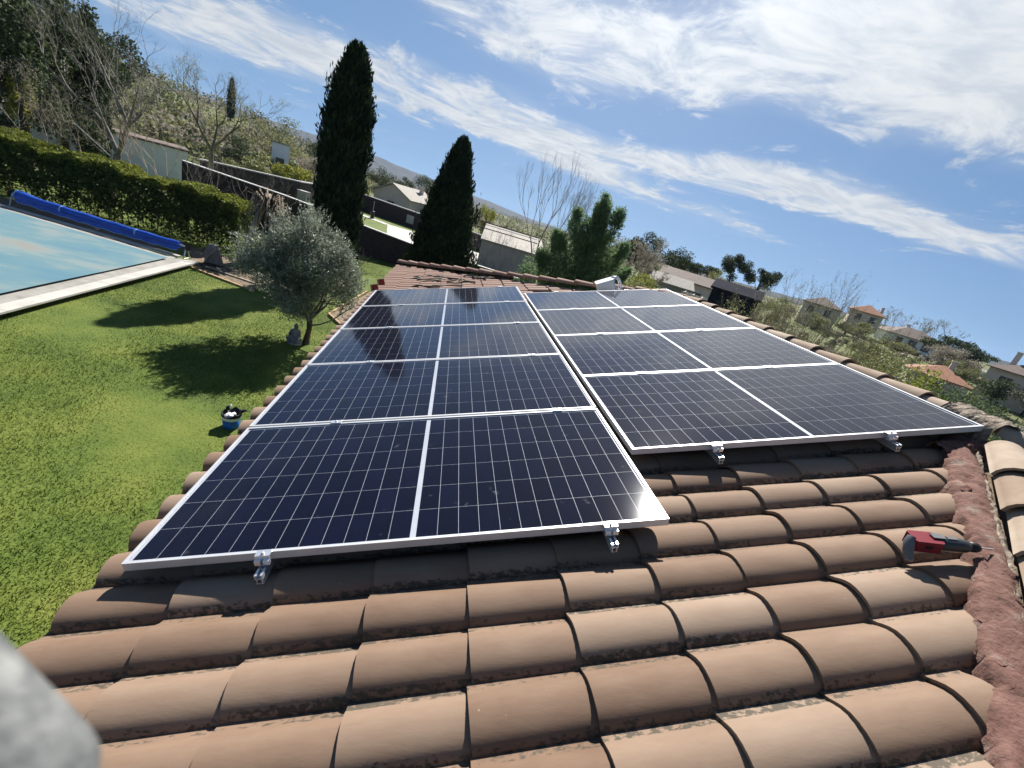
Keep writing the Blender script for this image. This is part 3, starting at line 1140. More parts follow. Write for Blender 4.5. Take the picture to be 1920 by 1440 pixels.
    c['kind'] = 'stuff'
    roof.matrix_local = hinv
    return house


build_house()

# ================================================================== SOLAR PANELS
PL, PW, PG = 2.094, 1.038, 0.0166


def build_panels():
    frame = MB()
    lip, hgt = 0.012, 0.035
    for (x0, x1, y0, y1) in ((0, PL, 0, lip), (0, PL, PW - lip, PW), (0, lip, lip, PW - lip), (PL - lip, PL, lip, PW - lip)):
        frame.box(x0, x1, y0, y1, -0.0035, 0)
    # outer walls of the frame, set in by the lip's radius
    t = 0.002
    for (x0, x1, y0, y1) in ((.0008, PL - .0008, .0008, t), (.0008, PL - .0008, PW - t, PW - .0008), (.0008, t, t, PW - t), (PL - t, PL - .0008, t, PW - t)):
        frame.box(x0, x1, y0, y1, -hgt, -0.0035)
    fm = frame.mesh('frame')
    fm.materials.append(MATS['frame_silver'])
    bm_ = MB().box(t + .0005, PL - t - .0005, t + .0005, PW - t - .0005, -0.0085, -0.0069).mesh('backsheet')
    bm_.materials.append(MATS['backsheet'])
    pm = MB().add([(lip * .6, lip * .6, -.0036), (PL - lip * .6, lip * .6, -.0036), (PL - lip * .6, PW - lip * .6, -.0036), (lip * .6, PW - lip * .6, -.0036)], [(0, 1, 2, 3)]).mesh('glass_pane')
    pm.materials.append(MATS['solar_glass'])
    mx, my, cg = 0.022, 0.021, 0.011
    px_ = (PL / 2 - mx - cg) / 12
    py_ = (PW - 2 * my) / 6
    g = 0.0008
    cm = MB().box(g, px_ - g, g, py_ - g, 0, 0.00015).mesh('cell')
    cm.materials.append(MATS['silicon'])
    order = ['nearest', 'second', 'third', 'fourth', 'farthest']
    order4 = ['nearest', 'second', 'third', 'farthest']
    spots = [(0, i, 0.0, i * (PW + PG), f'{order[i]} of the five solar panels in the left column') for i in range(5)]
    spots += [(1, i, PL + 0.0432, 0.5383 + i * (PW + PG), f'{order4[i]} of the four solar panels in the right column near the ridge') for i in range(4)]
    for col, i, u, v, lab in spots:
        e = empty('solar_panel', mat=ROOF @ Matrix.Translation((u, v, random.uniform(-.001, .001))))
        tag(e, lab, 'solar panel', 'solar panels on the roof')
        link('frame', fm, None, e)
        link('backsheet', bm_, None, e)
        link('glass_pane', pm, None, e)
        for a in range(24):
            for b in range(6):
                x = mx + a * px_ if a < 12 else PL / 2 + cg + (a - 12) * px_
                o = bpy.data.objects.new('cell', cm)
                COL.objects.link(o)
                o.parent = e
                o.matrix_local = Matrix.Translation((x, my + b * py_, -0.0068))
    return


build_panels()


def build_mounting():
    rails = ((0.50, 0.0, 5 * (PW + PG), 'left'), (1.84, 0.0, 5 * (PW + PG), 'left'),
             (2.60, 0.5383, 0.5383 + 4 * (PW + PG), 'right'), (3.63, 0.5383, 0.5383 + 4 * (PW + PG), 'right'))
    pos = ['under the left column, on its eave side', 'under the left column, on its ridge side', 'under the right column, on its eave side', 'under the right column, on its ridge side']
    ords = ['nearest', 'second', 'third', 'fourth']
    for ri, (u, v0, v1, col) in enumerate(rails):
        M0 = ROOF @ Matrix.Translation((u, 0, 0))
        e = empty('mounting_rail', mat=M0)
        tag(e, 'slotted aluminium mounting rail ' + pos[ri], 'rail', 'mounting rails under the panels')
        s = 0.0145
        y0, y1 = v0 - 0.078, v1 + 0.03
        m = MB()
        zt, zb = -0.037, -0.077
        # top flanges with slot, webs, waist and foot of the extrusion
        m.box(-s, -.0055, y0, y1, zt - .003, zt)
        m.box(.0055, s, y0, y1, zt - .003, zt)
        m.box(-s, -s + .003, y0, y1, zt - .016, zt - .003)
        m.box(s - .003, s, y0, y1, zt - .016, zt - .003)
        m.box(-s, s, y0, y1, zt - .019, zt - .016)
        m.box(-s + .004, -s + .007, y0, y1, zb + .003, zt - .019)
        m.box(s - .007, s - .004, y0, y1, zb + .003, zt - .019)
        m.box(-s + .002, s - .002, y0, y1, zb, zb + .003)
        m.build('extrusion', 'aluminium', e)
        # feet down to the tiles
        v = v0 + 0.35
        while v < v1:
            m = MB().box(-.02, .02, v, v + .05, zb - .006, zb).box(-.004, .004, v + .02, v + .028, zb - .07, zb - .006)
            m.build('foot', 'aluminium', e)
            v += 1.2
        npan = 5 if col == 'left' else 4
        for i in range(npan + 1):
            v = v0 + i * (PW + PG) - PG / 2
            side = 'eave' if ri % 2 == 0 else 'ridge'
            if 0 < i < npan:
                c = empty('mid_clamp', mat=ROOF @ Matrix.Translation((u, v, 0)))
                tag(c, f'small silver clamp in the {ords[i - 1]} joint of the {col} panel column, {side} side', 'clamp', 'clamps between the panels')
                MB().box(-.030, .030, -.017, .017, .0006, .0042).build('plate', 'aluminium', c)
                MB().lathe([(0, .0105), (.0055, .0105), (.006, .0095), (.006, .0042)], 6).build('bolt', 'steel', c)
            else:
                sgn = -1 if i == 0 else 1
                v = v0 - .0 if i == 0 else v1 - PG
                c = empty('end_clamp', mat=ROOF @ Matrix.Translation((u, v, 0)) @ (Matrix.Identity(4) if i == 0 else Matrix.Rotation(math.pi, 4, 'Z')))
                tag(c, f'silver end clamp on the {"front" if i == 0 else "far"} edge of the {col} column, {side} side', 'clamp', 'end clamps of the panel columns')
                m = MB()
                m.box(-.027, .027, -.020, .009, .0006, .0038)
                m.box(-.027, .027, -.0225, -.020, -.0285, .0038)
                m.box(-.027, -.005, -.0335, -.0225, -.013, -.0110)
                m.box(.005, .027, -.0335, -.0225, -.013, -.0110)
                m.box(-.027, -.005, -.0355, -.0335, -.0315, -.0110)
                m.box(.005, .027, -.0355, -.0335, -.0315, -.0110)
                m.box(-.027, .027, -.0355, -.0215, -.0318, -.0300)
                m.build('bracket', 'aluminium', c)
                MB().lathe([(0, .010), (.0055, .010), (.006, .009), (.006, .0038)], 6, (0, -.012, 0)).build('bolt', 'steel', c)


build_mounting()


# ================================================================== THINGS ON THE ROOF
def build_drill():
    M = ROOF @ Matrix.Translation((3.115, -0.205, -0.052)) @ Matrix.Rotation(R(-13), 4, 'Z') @ Matrix.Rotation(R(3), 4, 'Y') @ Matrix.Scale(.93, 4)
    e = tag(empty('cordless_drill', mat=M), 'red and black cordless drill lying on the tiles beside the mortar', 'drill')
    # local x towards the chuck
    m = MB()
    m.lathe([(0, 0), (.024, 0), (.029, .006), (.031, .03), (.031, .085), (.027, .11), (.021, .125), (.019, .128)], 16)
    Rx = Matrix.Rotation(R(90), 4, 'Y')
    o = m.build('motor_housing', 'plastic_slate', e, Matrix.Translation((.0, 0, 0)) @ Rx)
    MB().box(-.028, .02, -.008, .02, .0295, .034).box(.03, .07, -.006, .01, .029, .0335).build('vent_panel', 'plastic_grey', o, Rx.inverted())
    c = MB().lathe([(.019, 0), (.022, .003), (.022, .022), (.017, .036), (.008, .044), (0, .044)], 14).build('chuck', 'plastic_black', e, Matrix.Translation((.128, 0, 0)) @ Rx)
    MB().tube([(0, 0, .044), (0, 0, .098)], .0032, 6).build('drill_bit', 'steel', c)
    m = MB()
    prof = [(-.105, -.036), (-.004, -.036), (.003, -.028), (.003, .030), (-.006, .036), (-.100, .036), (-.110, .028), (-.110, -.028)]
    m.prism(prof, -.027, .026)
    b = m.build('battery', 'plastic_red', e)
    MB().box(-.070, -.040, -.0370, -.036, -.008, .008).build('battery_label', 'plastic_black', b)
    m = MB()
    m.tube([(-.108, -.004, .022), (-.122, -.018, .004), (-.130, -.040, -.026), (-.136, -.066, -.052)], [.016, .021, .019, .014], 10)
    h = m.build('handle', 'plastic_grey', e)
    MB().tube([(-.112, -.020, -.004), (-.114, -.040, -.034), (-.120, -.062, -.060)], [.008, .008, .006], 8).build('belt_clip', 'steel', e)


build_drill()


def build_white_box():
    M = ROOF @ Matrix.Translation((3.43, 5.02, -0.085)) @ Matrix.Rotation(-TH, 4, 'Y') @ Matrix.Rotation(R(-8), 4, 'Z')
    e = tag(empty('junction_box', mat=M), 'small white box beyond the far edge of the right panel column', 'box')
    m = MB()
    m.prism([(-.11, -.085), (.11, -.085), (.125, -.07), (.125, .07), (.11, .085), (-.11, .085), (-.125, .07), (-.125, -.07)], 0, .17)
    b = m.build('body', 'plastic_white', e)
    MB().prism([(-.12, -.095), (.12, -.095), (.133, -.08), (.133, .08), (.12, .095), (-.12, .095), (-.133, .08), (-.133, -.08)], .17, .19).build('lid', 'plastic_white', e)
    # coil of clear tubing leaning on the box
    c = tag(empty('tubing_coil', mat=M @ Matrix.Translation((.17, .0, .09)) @ Matrix.Rotation(R(38), 4, 'Z') @ Matrix.Rotation(R(80), 4, 'X')), 'coil of clear tubing leaning against the small white box', 'coil')
    for i in range(5):
        r = .085 + random.uniform(-.012, .012)
        pts = [(r * math.cos(t) * .8, r * 1.25 * math.sin(t), (i - 2) * .014 + .008 * math.sin(t * 2 + i)) for t in np.linspace(0, 6.283, 25)]
        MB().tube(pts, .009, 6, cap=False).build('loop', 'clear_plastic', c)
    pts = [(.05 * t, -.10 + .01 * math.sin(t * 6), -.02 + .02 * t) for t in np.linspace(-1.6, 2.4, 14)]
    MB().tube(pts, .007, 6).build('loose_end', 'clear_plastic', c)


build_white_box()


def build_cables():
    def scribble(cu, cv, n, ru, rv, seed, twist):
        rr = np.random.default_rng(seed)
        pts = []
        ph = rr.uniform(0, 6, 4)
        for t in np.linspace(0, 1, n):
            u = cu + ru * (t - .5) * 1.2 + 0.17 * math.sin(twist * t * 6.28 + ph[0])
            v = cv + rv * math.sin(twist * t * 5.1 + ph[1]) + 0.07 * math.sin(11 * t + ph[2])
            pts.append(rw(u, v, HB + .078 + .008 * math.sin(23 * t)))
        return pts
    specs = [(0.62, 6.85, .55, .20, 3, 3.2, 'tangle of black cable on the far tiles, left of the panel column centre'),
             (0.98, 6.60, .45, .22, 5, 2.3, 'loose loop of black cable between the two cable tangles on the far tiles'),
             (0.80, 5.95, .55, .10, 8, 2.0, 'black cable snaking along the far edge of the left panel column'),
             (1.62, 6.75, .38, .16, 12, 3.4, 'rightmost tangle of black cable on the far tiles'),
             (1.30, 6.25, .22, .05, 17, 0.8, 'short black offcut of cable on the far tiles')]
    for cu, cv, ru, rv, sd, tw, lab in specs:
        o = MB().tube(scribble(cu, cv, 80, ru, rv, sd, tw), .0095, 6).build('cable', 'cable_black')
        tag(o, lab, 'cable', 'cables left on the roof')


build_cables()


def build_red_blocks():
    for (u, v, lab) in ((-0.10, 5.72, 'dark red clay block standing on the eave, nearer of the two'), (-0.08, 6.22, 'dark red clay block standing on the eave, farther of the two')):
        e = tag(empty('clay_block', mat=ROOF @ Matrix.Translation((u, v, -.105)) @ Matrix.Rotation(R(24), 4, 'Z') @ Matrix.Rotation(R(-18), 4, 'X')), lab, 'clay block', 'red clay blocks on the eave')
        m = MB().box(-.055, .055, -.02, .04, 0, .11)
        b = m.build('body', 'brick_rim', e)
        MB().box(-.046, .046, -.024, -.0202, .01, .10).build('face', 'brick_red', e)


build_red_blocks()

# small twig / debris on tiles near the hip
for (u, v, r, lab) in ((2.56, -0.345, 0.5, 'pale chip of broken tile lying in a pan near the drill'), (0.63, -0.42, -0.4, 'tiny pale chip of broken tile lying in a pan at lower left')):
    o = MB().prism([(0, 0), (.034, .006), (.040, .02), (.012, .018)], 0, .009).build('tile_chip', 'clay_cap', None, ROOF @ Matrix.Translation((u, v, HB + .026)) @ Matrix.Rotation(r, 4, 'Z') @ Matrix.Rotation(.5, 4, 'X'))
    tag(o, lab, 'chip', 'broken tile chips')


# ================================================================== GARDEN
def build_bucket():
    e = tag(empty('bucket', (-2.01, 5.66, GZ)), 'blue and white bucket of rubbish standing on the lawn', 'bucket')
    MB().lathe([(0, 0.004), (.118, .004), (.122, .02), (.140, .20), (.136, .20), (.116, .02)], 24).build('pail', 'bucket_blue', e)
    MB().lathe([(.1385, .168), (.1425, .17), (.1445, .215), (.146, .235), (.1385, .235), (.1385, .168)], 24).build('rim', 'plastic_white', e)
    m = MB()
    n = 28
    vs, fs = [], []
    for i in range(4):
        for k in range(n):
            t = 2 * math.pi * k / n
            lift = .05 * max(0, math.cos(t - .5)) + .02 * math.sin(5 * t) + random.uniform(-.008, .008)
            rr = [.149, .152, .143, .10][i]
            zz = [.225, .262 + lift, .268 + lift, .205][i]
            vs.append((rr * math.cos(t), rr * math.sin(t), zz))
    for i in range(3):
        for k in range(n):
            fs.append((i * n + k, i * n + (k + 1) % n, (i + 1) * n + (k + 1) % n, (i + 1) * n + k))
    m.add(vs, fs, True)
    m.tube([(.13, .03, .30), (.19, .05, .335), (.235, .055, .325)], [.03, .022, .006], 7)
    m.tube([(-.09, .08, .27), (-.10, .085, .32), (-.06, .09, .34)], [.04, .026, .012], 7)
    m.build('bin_bag', 'plastic_black', e)
    m = MB()
    for _ in range(9):
        blob(m, (random.uniform(-.09, .05), random.uniform(-.09, .05), random.uniform(.215, .25)), (random.uniform(.03, .05), random.uniform(.03, .045), .028), 8, 5, .25)
    blob(m, (-.06, .095, .345), (.02, .02, .026), 7, 5, .2)
    m.build('crumpled_paper', 'plastic_white', e)


build_bucket()


def build_statue():
    e = tag(empty('garden_statue', (-2.42, 10.02, GZ), R(-20)), 'small grey seated stone statue at the foot of the olive tree', 'statue')
    m = MB()
    m.lathe([(0, 0), (.17, 0), (.18, .02), (.17, .06), (.15, .07), (0, .07)], 18)
    m.build('plinth', 'stone_grey', e)
    m = MB()
    # crossed legs, torso, folded arms as one lump of stone
    blob(m, (0, -.02, .13), (.20, .135, .075), 16, 9, .03)
    blob(m, (-.13, -.05, .12), (.09, .09, .06), 12, 8, .03)
    blob(m, (.13, -.05, .12), (.09, .09, .06), 12, 8, .03)
    m.lathe([(.125, .13), (.12, .20), (.105, .28), (.118, .345), (.095, .385), (.042, .405), (.036, .43)], 16)
    m.tube([(-.11, .0, .35), (-.145, -.03, .25), (-.10, -.11, .185), (-.02, -.13, .175)], [.036, .034, .03, .026], 8)
    m.tube([(.11, .0, .35), (.145, -.03, .25), (.10, -.11, .185), (.02, -.13, .175)], [.036, .034, .03, .026], 8)
    m.build('body', 'stone_grey', e)
    m = MB()
    blob(m, (0, -.008, .475), (.052, .058, .068), 14, 9)
    blob(m, (0, .0, .535), (.028, .028, .024), 10, 6)
    blob(m, (-.053, 0, .465), (.009, .016, .03), 6, 5)
    blob(m, (.053, 0, .465), (.009, .016, .03), 6, 5)
    blob(m, (0, -.066, .468), (.009, .012, .016), 6, 5)
    m.build('head', 'stone_dark', e)


build_statue()


def build_olive():
    bx, by = -2.2, 10.15
    e = tag(empty('olive_tree', (bx, by, GZ)), 'silvery green olive tree on the lawn beside the eave', 'tree')
    trunk = [Vector((0, 0, -.05)), Vector((.02, .02, .2)), Vector((.05, .03, .42)), Vector((.03, .05, .66))]
    m = MB().tube(trunk, [.105, .075, .066, .072], 9)
    m.build('trunk', 'bark_dark', e)
    limbs = MB()
    rs = np.random.default_rng(3)
    for i in range(9):
        a = i * 2.39
        d = Vector((math.cos(a) * .75 - .15, math.sin(a) * .75, 1.0)).normalized()
        br, _ = branches(trunk[-1], d, 0.85, .036, 3, 0.6, (2, 3), .74, 0.05)
        for pts, rad in br:
            limbs.tube(pts, rad, 5, cap=False)
    br, _ = branches(Vector((.05, .03, .52)), Vector((.8, .15, .35)), .8, .028, 2, .5, (2, 2), .7, .1)
    for pts, rad in br:
        limbs.tube(pts, rad, 5, cap=False)
    limbs.build('limbs', 'bark_grey', e)
    # crown: leafy shoots; each shoot a line of leaves
    cl = []
    C0 = np.array((-.28, .1, 1.92))
    for _ in range(90):
        d = rng.normal(size=3)
        d /= np.linalg.norm(d)
        k = rng.uniform(.35, 1.0)
        c = C0 + d * k * np.array((1.2, 1.15, 1.2))
        if c[2] < .85 and rng.random() < .5:
            continue
        s = rng.uniform(.22, .42)
        cl.append((*c, s, s, s * .9))
    shoots, d = clump_points(cl, 5200, .5)
    outd = shoots - C0
    outd /= np.linalg.norm(outd, axis=1, keepdims=True)
    ax = outd * .6 + rng.normal(size=outd.shape) * .5 + np.array((0, 0, .55))
    ax /= np.linalg.norm(ax, axis=1, keepdims=True)
    k = 14
    t = np.tile(np.linspace(0, .26, k), (len(shoots), 1))[:, :, None]
    P = shoots[:, None, :] + ax[:, None, :] * t + rng.normal(size=(len(shoots), k, 3)) * .018
    D = np.repeat(ax[:, None, :], k, 1).reshape(-1, 3) * .8
    me = leaf_mesh('crown', P.reshape(-1, 3), .072, .30, .0, D)
    link('crown', me, 'olive_leaf', e)


build_olive()


def cypress(name, loc, H, prof, label, n, seed, tufts=()):
    global rng
    keep, rng = rng, np.random.default_rng(seed)
    e = tag(empty(name, loc), label, 'tree', 'tall cypresses at the end of the garden')
    MB().tube([(0, 0, -.2), (.02, 0, .6), (0, .02, H * .6)], [.16, .13, .05], 9).build('trunk', 'bark_dark', e)
    zs = np.array([p[0] for p in prof])
    rs = np.array([p[1] for p in prof])
    # rough inner body so that no sky shows through the dense core
    m = MB()
    lv, seg = 40, 22
    vs, fs = [], []
    for i in range(lv + 1):
        z = H * (0.05 + .91 * i / lv)
        for k in range(seg):
            t = 2 * math.pi * k / seg
            r = np.interp(z / H, zs, rs) * .74 * (1 + .16 * math.sin(3 * t + z * 2.3) * math.sin(z * 3.1 + t) + rng.uniform(-.08, .08))
            vs.append((r * math.cos(t), r * math.sin(t), z))
    for i in range(lv):
        for k in range(seg):
            k2 = (k + 1) % seg
            fs.append((i * seg + k, i * seg + k2, (i + 1) * seg + k2, (i + 1) * seg + k))
    m.add(vs, fs, False)
    # upright sprays
    u = rng.uniform(0, 1, n * 3)
    z = .03 + .965 * u
    keepz = rng.uniform(0, rs.max(), n * 3) < np.interp(z, zs, rs)
    z = z[keepz][:n]
    n2 = len(z)
    t = rng.uniform(0, 6.283, n2)
    lump = 1 + .13 * np.sin(3 * t + z * 19) * np.sin(z * 27 + t) + .10 * np.sin(5 * t - z * 40)
    r = np.interp(z, zs, rs) * lump * (rng.uniform(.70, 1.04, n2) + .16 * (rng.uniform(0, 1, n2) > .93))
    P = np.stack([r * np.cos(t), r * np.sin(t), z * H], 1)
    D = np.stack([np.cos(t) * .35, np.sin(t) * .35, np.full(n2, 1.1)], 1)
    S = np.full(n2, .20)
    for (x, y, zz, rr, hh, k) in tufts:
        q = rng.normal(size=(k, 3)) * np.array((rr, rr, hh)) * .5 + np.array((x, y, zz))
        P = np.concatenate([P, q])
        D = np.concatenate([D, np.tile((.2 * np.sign(x), 0, 1.0), (k, 1))])
        S = np.concatenate([S, np.full(k, .18)])
    me = leaf_mesh('crown', P, S, .28, .3, D)
    m.build('inner_foliage', 'cypress_leaf', e)
    link('crown', me, 'cypress_leaf', e)
    rng = keep


cypress('cypress', (-3.5, 17.2, GZ), 8.45, [(0, .55), (.06, .72), (.15, .80), (.35, .84), (.55, .86), (.68, .82), (.80, .66), (.90, .47), (.96, .33), (1.0, .08)],
        'tall slender dark cypress on the lawn behind the olive tree', 26000, 3, ((.75, 0, 6.3, .16, .5, 60), (-.80, 0, 6.9, .12, .5, 50), (-.72, 0, 5.7, .12, .4, 40)))
cypress('cypress', (0.55, 20.0, GZ), 7.05, [(0, 1.05), (.08, 1.30), (.2, 1.42), (.4, 1.22), (.55, 1.02), (.7, .78), (.82, .58), (.92, .40), (.97, .26), (1, .06)],
        'shorter broad based dark cypress just beyond the far end of the roof', 30000, 8, ((1.35, -.2, 2.3, .3, .7, 260), (1.6, -.2, 1.7, .35, .5, 300), (1.25, 0, 4.1, .2, .5, 140), (-1.0, 0, 3.6, .2, .5, 90)))


def build_hedge():
    e = tag(empty('hedge', (-14.0, 19.2, GZ)), 'clipped evergreen hedge with yellow green top behind the pool', 'hedge')
    ox, oy = -14.0, 19.2
    x0, x1 = -24.0, -7.25
    def yc(x): return 19.15 + (x + 16) * -0.045
    n = 125000
    x = rng.uniform(x0, x1, n)
    z = 2.18 * rng.uniform(0, 1, n) ** .62
    top = 2.13 + .10 * np.sin(x * 1.9) + .07 * np.sin(x * 4.7 + 1) + .05 * np.sin(x * 9)
    z = np.minimum(z, top - rng.uniform(0, .12, n))
    half = .78 + .10 * np.sin(x * 2.7 + z * 3) + .06 * np.sin(x * 7 + z * 5)
    s = rng.choice([-1, 1], n, p=[.7, .3]) * (1 - np.abs(rng.normal(size=n)) * .22)
    topm = rng.uniform(0, 1, n) < .3
    s[topm] = rng.uniform(-1, 1, topm.sum())
    z[topm] = top[topm] - np.abs(rng.normal(size=topm.sum())) * .07
    # airy near the ground, with open pockets
    gap = np.sin(x * 3.3 + np.sin(z * 4)) * np.sin(z * 5 + x * 1.7)
    keep = (rng.uniform(0, 1, n) < np.clip(.60 + z * .6, 0, 1)) & ~((gap > .55) & (z < 1.75) & (rng.uniform(0, 1, n) < .75))
    P = np.stack([x, yc(x) + s * half * np.clip(.75 + z * .2, 0, 1), z], 1)[keep]
    P[:, 0] -= ox
    P[:, 1] -= oy
    zt = (top - z)[keep]
    young = (zt < .18 + .20 * rng.uniform(0, 1, len(zt))) & (rng.uniform(0, 1, len(zt)) < .8)
    link('foliage', leaf_mesh('foliage', P[~young], .11, .52), 'hedge_leaf', e)
    link('new_growth', leaf_mesh('new_growth', P[young], .095, .5, .4), 'hedge_new_leaf', e)
    for i in range(66):
        m = MB()
        xx = x0 + (x1 - x0) * (i + rng.uniform(.1, .9)) / 66
        yy = yc(xx) + rng.uniform(-.35, .35)
        br, _ = branches((xx - ox, yy - oy, -.02), (rng.uniform(-.4, .4), rng.uniform(-.2, .2), 1), .85, .024, 2, .55, (2, 3), .72, .1)
        for pts, rad in br:
            m.tube(pts, rad, 4, cap=False)
        m.build('stem', 'bark_dark', e)


build_hedge()


def build_pool():
    e = tag(empty('swimming_pool', (-11, 12, GZ)), 'raised swimming pool under a pale blue stained cover', 'pool')
    T = Matrix.Translation((11, -12, -GZ))
    zt = -2.82
    A, B, Cc, D = Vector((-7.55, 15.05)), Vector((-7.28, 1.0)), Vector((-17, 1.0)), Vector((-16.9, 16.65))
    def inset(p, q, d):
        t = (q - p).normalized()
        return Vector((-t.y, t.x)) * d
    m = MB()
    # side walls
    m.prism([A[:], D[:], Cc[:], B[:]][::-1], GZ - .1, zt - .04)
    m.build('side_wall', 'concrete_grey', e, T)
    # coping stones along the lawn side and the far side
    def coping(p, q, w, n):
        t = (q - p) / n
        nn = Vector((t.y, -t.x)).normalized()
        for i in range(n):
            a, b = p + t * (i + .004), p + t * (i + .996)
            o = -nn * .03
            poly = [(a + o)[:], (b + o)[:], (b + nn * w)[:], (a + nn * w)[:]]
            area = sum(poly[k][0] * poly[(k + 1) % 4][1] - poly[(k + 1) % 4][0] * poly[k][1] for k in range(4))
            MB().prism(poly if area > 0 else poly[::-1], zt - .04, zt + random.uniform(0, .004)).build('coping_stone', 'concrete_pale', e, T)
    coping(A, B, -.34, 20)
    coping(D + (A - D) * 0.0, A + (D - A) * .0385, -.22, 22)
    # cover with gentle waves
    a, b, c, d = A + Vector((-.36, -.42)), B + Vector((-.36, .3)), Cc + Vector((.3, .3)), D + Vector((.3, -.34))
    n = 40
    V, F = [], []
    for j in range(n + 1):
        for i in range(n + 1):
            s, t = i / n, j / n
            p = (d.lerp(a, s)).lerp(c.lerp(b, s), t)
            sag = -.05 * math.sin(math.pi * s) * math.sin(math.pi * t) + .006 * math.sin(9 * s + 5 * t) * math.sin(13 * t)
            V.append((p.x, p.y, zt + .012 + sag))
    for j in range(n):
        for i in range(n):
            q = j * (n + 1) + i
            F.append((q, q + n + 1, q + n + 2, q + 1))
    cv = link('pool_cover', np_mesh('pool_cover', V, F, True), 'pool_cover', e, T)
    # reel
    p, q = Vector((-13.55, 16.62, -2.47)), Vector((-8.02, 15.50, -2.50))
    ax = (q - p).normalized()
    r = tag(empty('cover_reel', (p.x, p.y, GZ)), 'long rolled blue pool cover on a reel along the hedge', 'pool cover reel')
    T2 = Matrix.Translation((-p.x, -p.y, -GZ))
    m = MB()
    n = 26
    pts = [p + ax * ((q - p).length * i / n) + Vector((0, 0, -.035 * math.sin(math.pi * i / n))) for i in range(n + 1)]
    rad = [.145 + .010 * math.sin(i * 1.3) + (.03 if i < 2 else 0) - .0015 * i for i in range(n + 1)]
    m.tube(pts, rad, 14)
    roll = m.build('rolled_cover', 'reel_blue', r, T2)
    # hanging flap and pale seams
    m = MB()
    fl = []
    for i in range(n + 1):
        b0 = pts[i] + Vector((.02, -.165, -.05))
        fl += [b0, b0 + Vector((0, -.015, -.13 - .02 * math.sin(i * 2.1)))]
    m.add(fl, [(2 * i, 2 * i + 1, 2 * i + 3, 2 * i + 2) for i in range(n)], True)
    m.build('flap', 'reel_blue', roll)
    for i, w in ((7, .03), (19, .03)):
        a_ = pts[i]
        MB().tube([a_ - ax * w, a_ + ax * w], [rad[i] + .008] * 2, 14).build('strap', 'strap_pale_blue', r, T2)
    for i in range(0, n, 1):
        pass
    MB().tube([x + Vector((.02, -.178, -.175 - .02 * math.sin(i * 2.1))) for i, x in enumerate(pts)], .010, 5).build('hem', 'strap_pale_blue', r, T2)
    MB().tube([pts[0] - ax * .02, pts[0]], [.20, .20], 14).build('end_disc', 'strap_pale_blue', r, T2)
    for end, sg in ((p, -1), (q, 1)):
        b = end + ax * sg * .24
        m = MB()
        m.tube([end, b], .025, 8)
        m.tube([b + Vector((0, .22, -.52)), b + Vector((0, .03, .03)), b + Vector((0, -.03, .03)), b + Vector((0, -.22, -.52))], .02, 8)
        m.tube([b + Vector((0, .22, -.40)), b + Vector((0, -.22, -.40))], .014, 8)
        m.build('stand', 'steel', r, T2)
        w = MB().tube([b + ax * sg * .04 + Vector((0, 0, 0)), b + ax * sg * .06], [.13, .13], 16).build('hand_wheel', 'plastic_black', r, T2)
    # grimy paving strip between pool and hedge
    m = MB().prism([(-17.5, 16.85), (-7.2, 15.12), (-6.9, 15.9), (-7.1, 17.6), (-17.5, 18.2)], GZ - .02, GZ + .012)
    tag(m.build('poolside_strip', 'soil'), kind='structure')


build_pool()


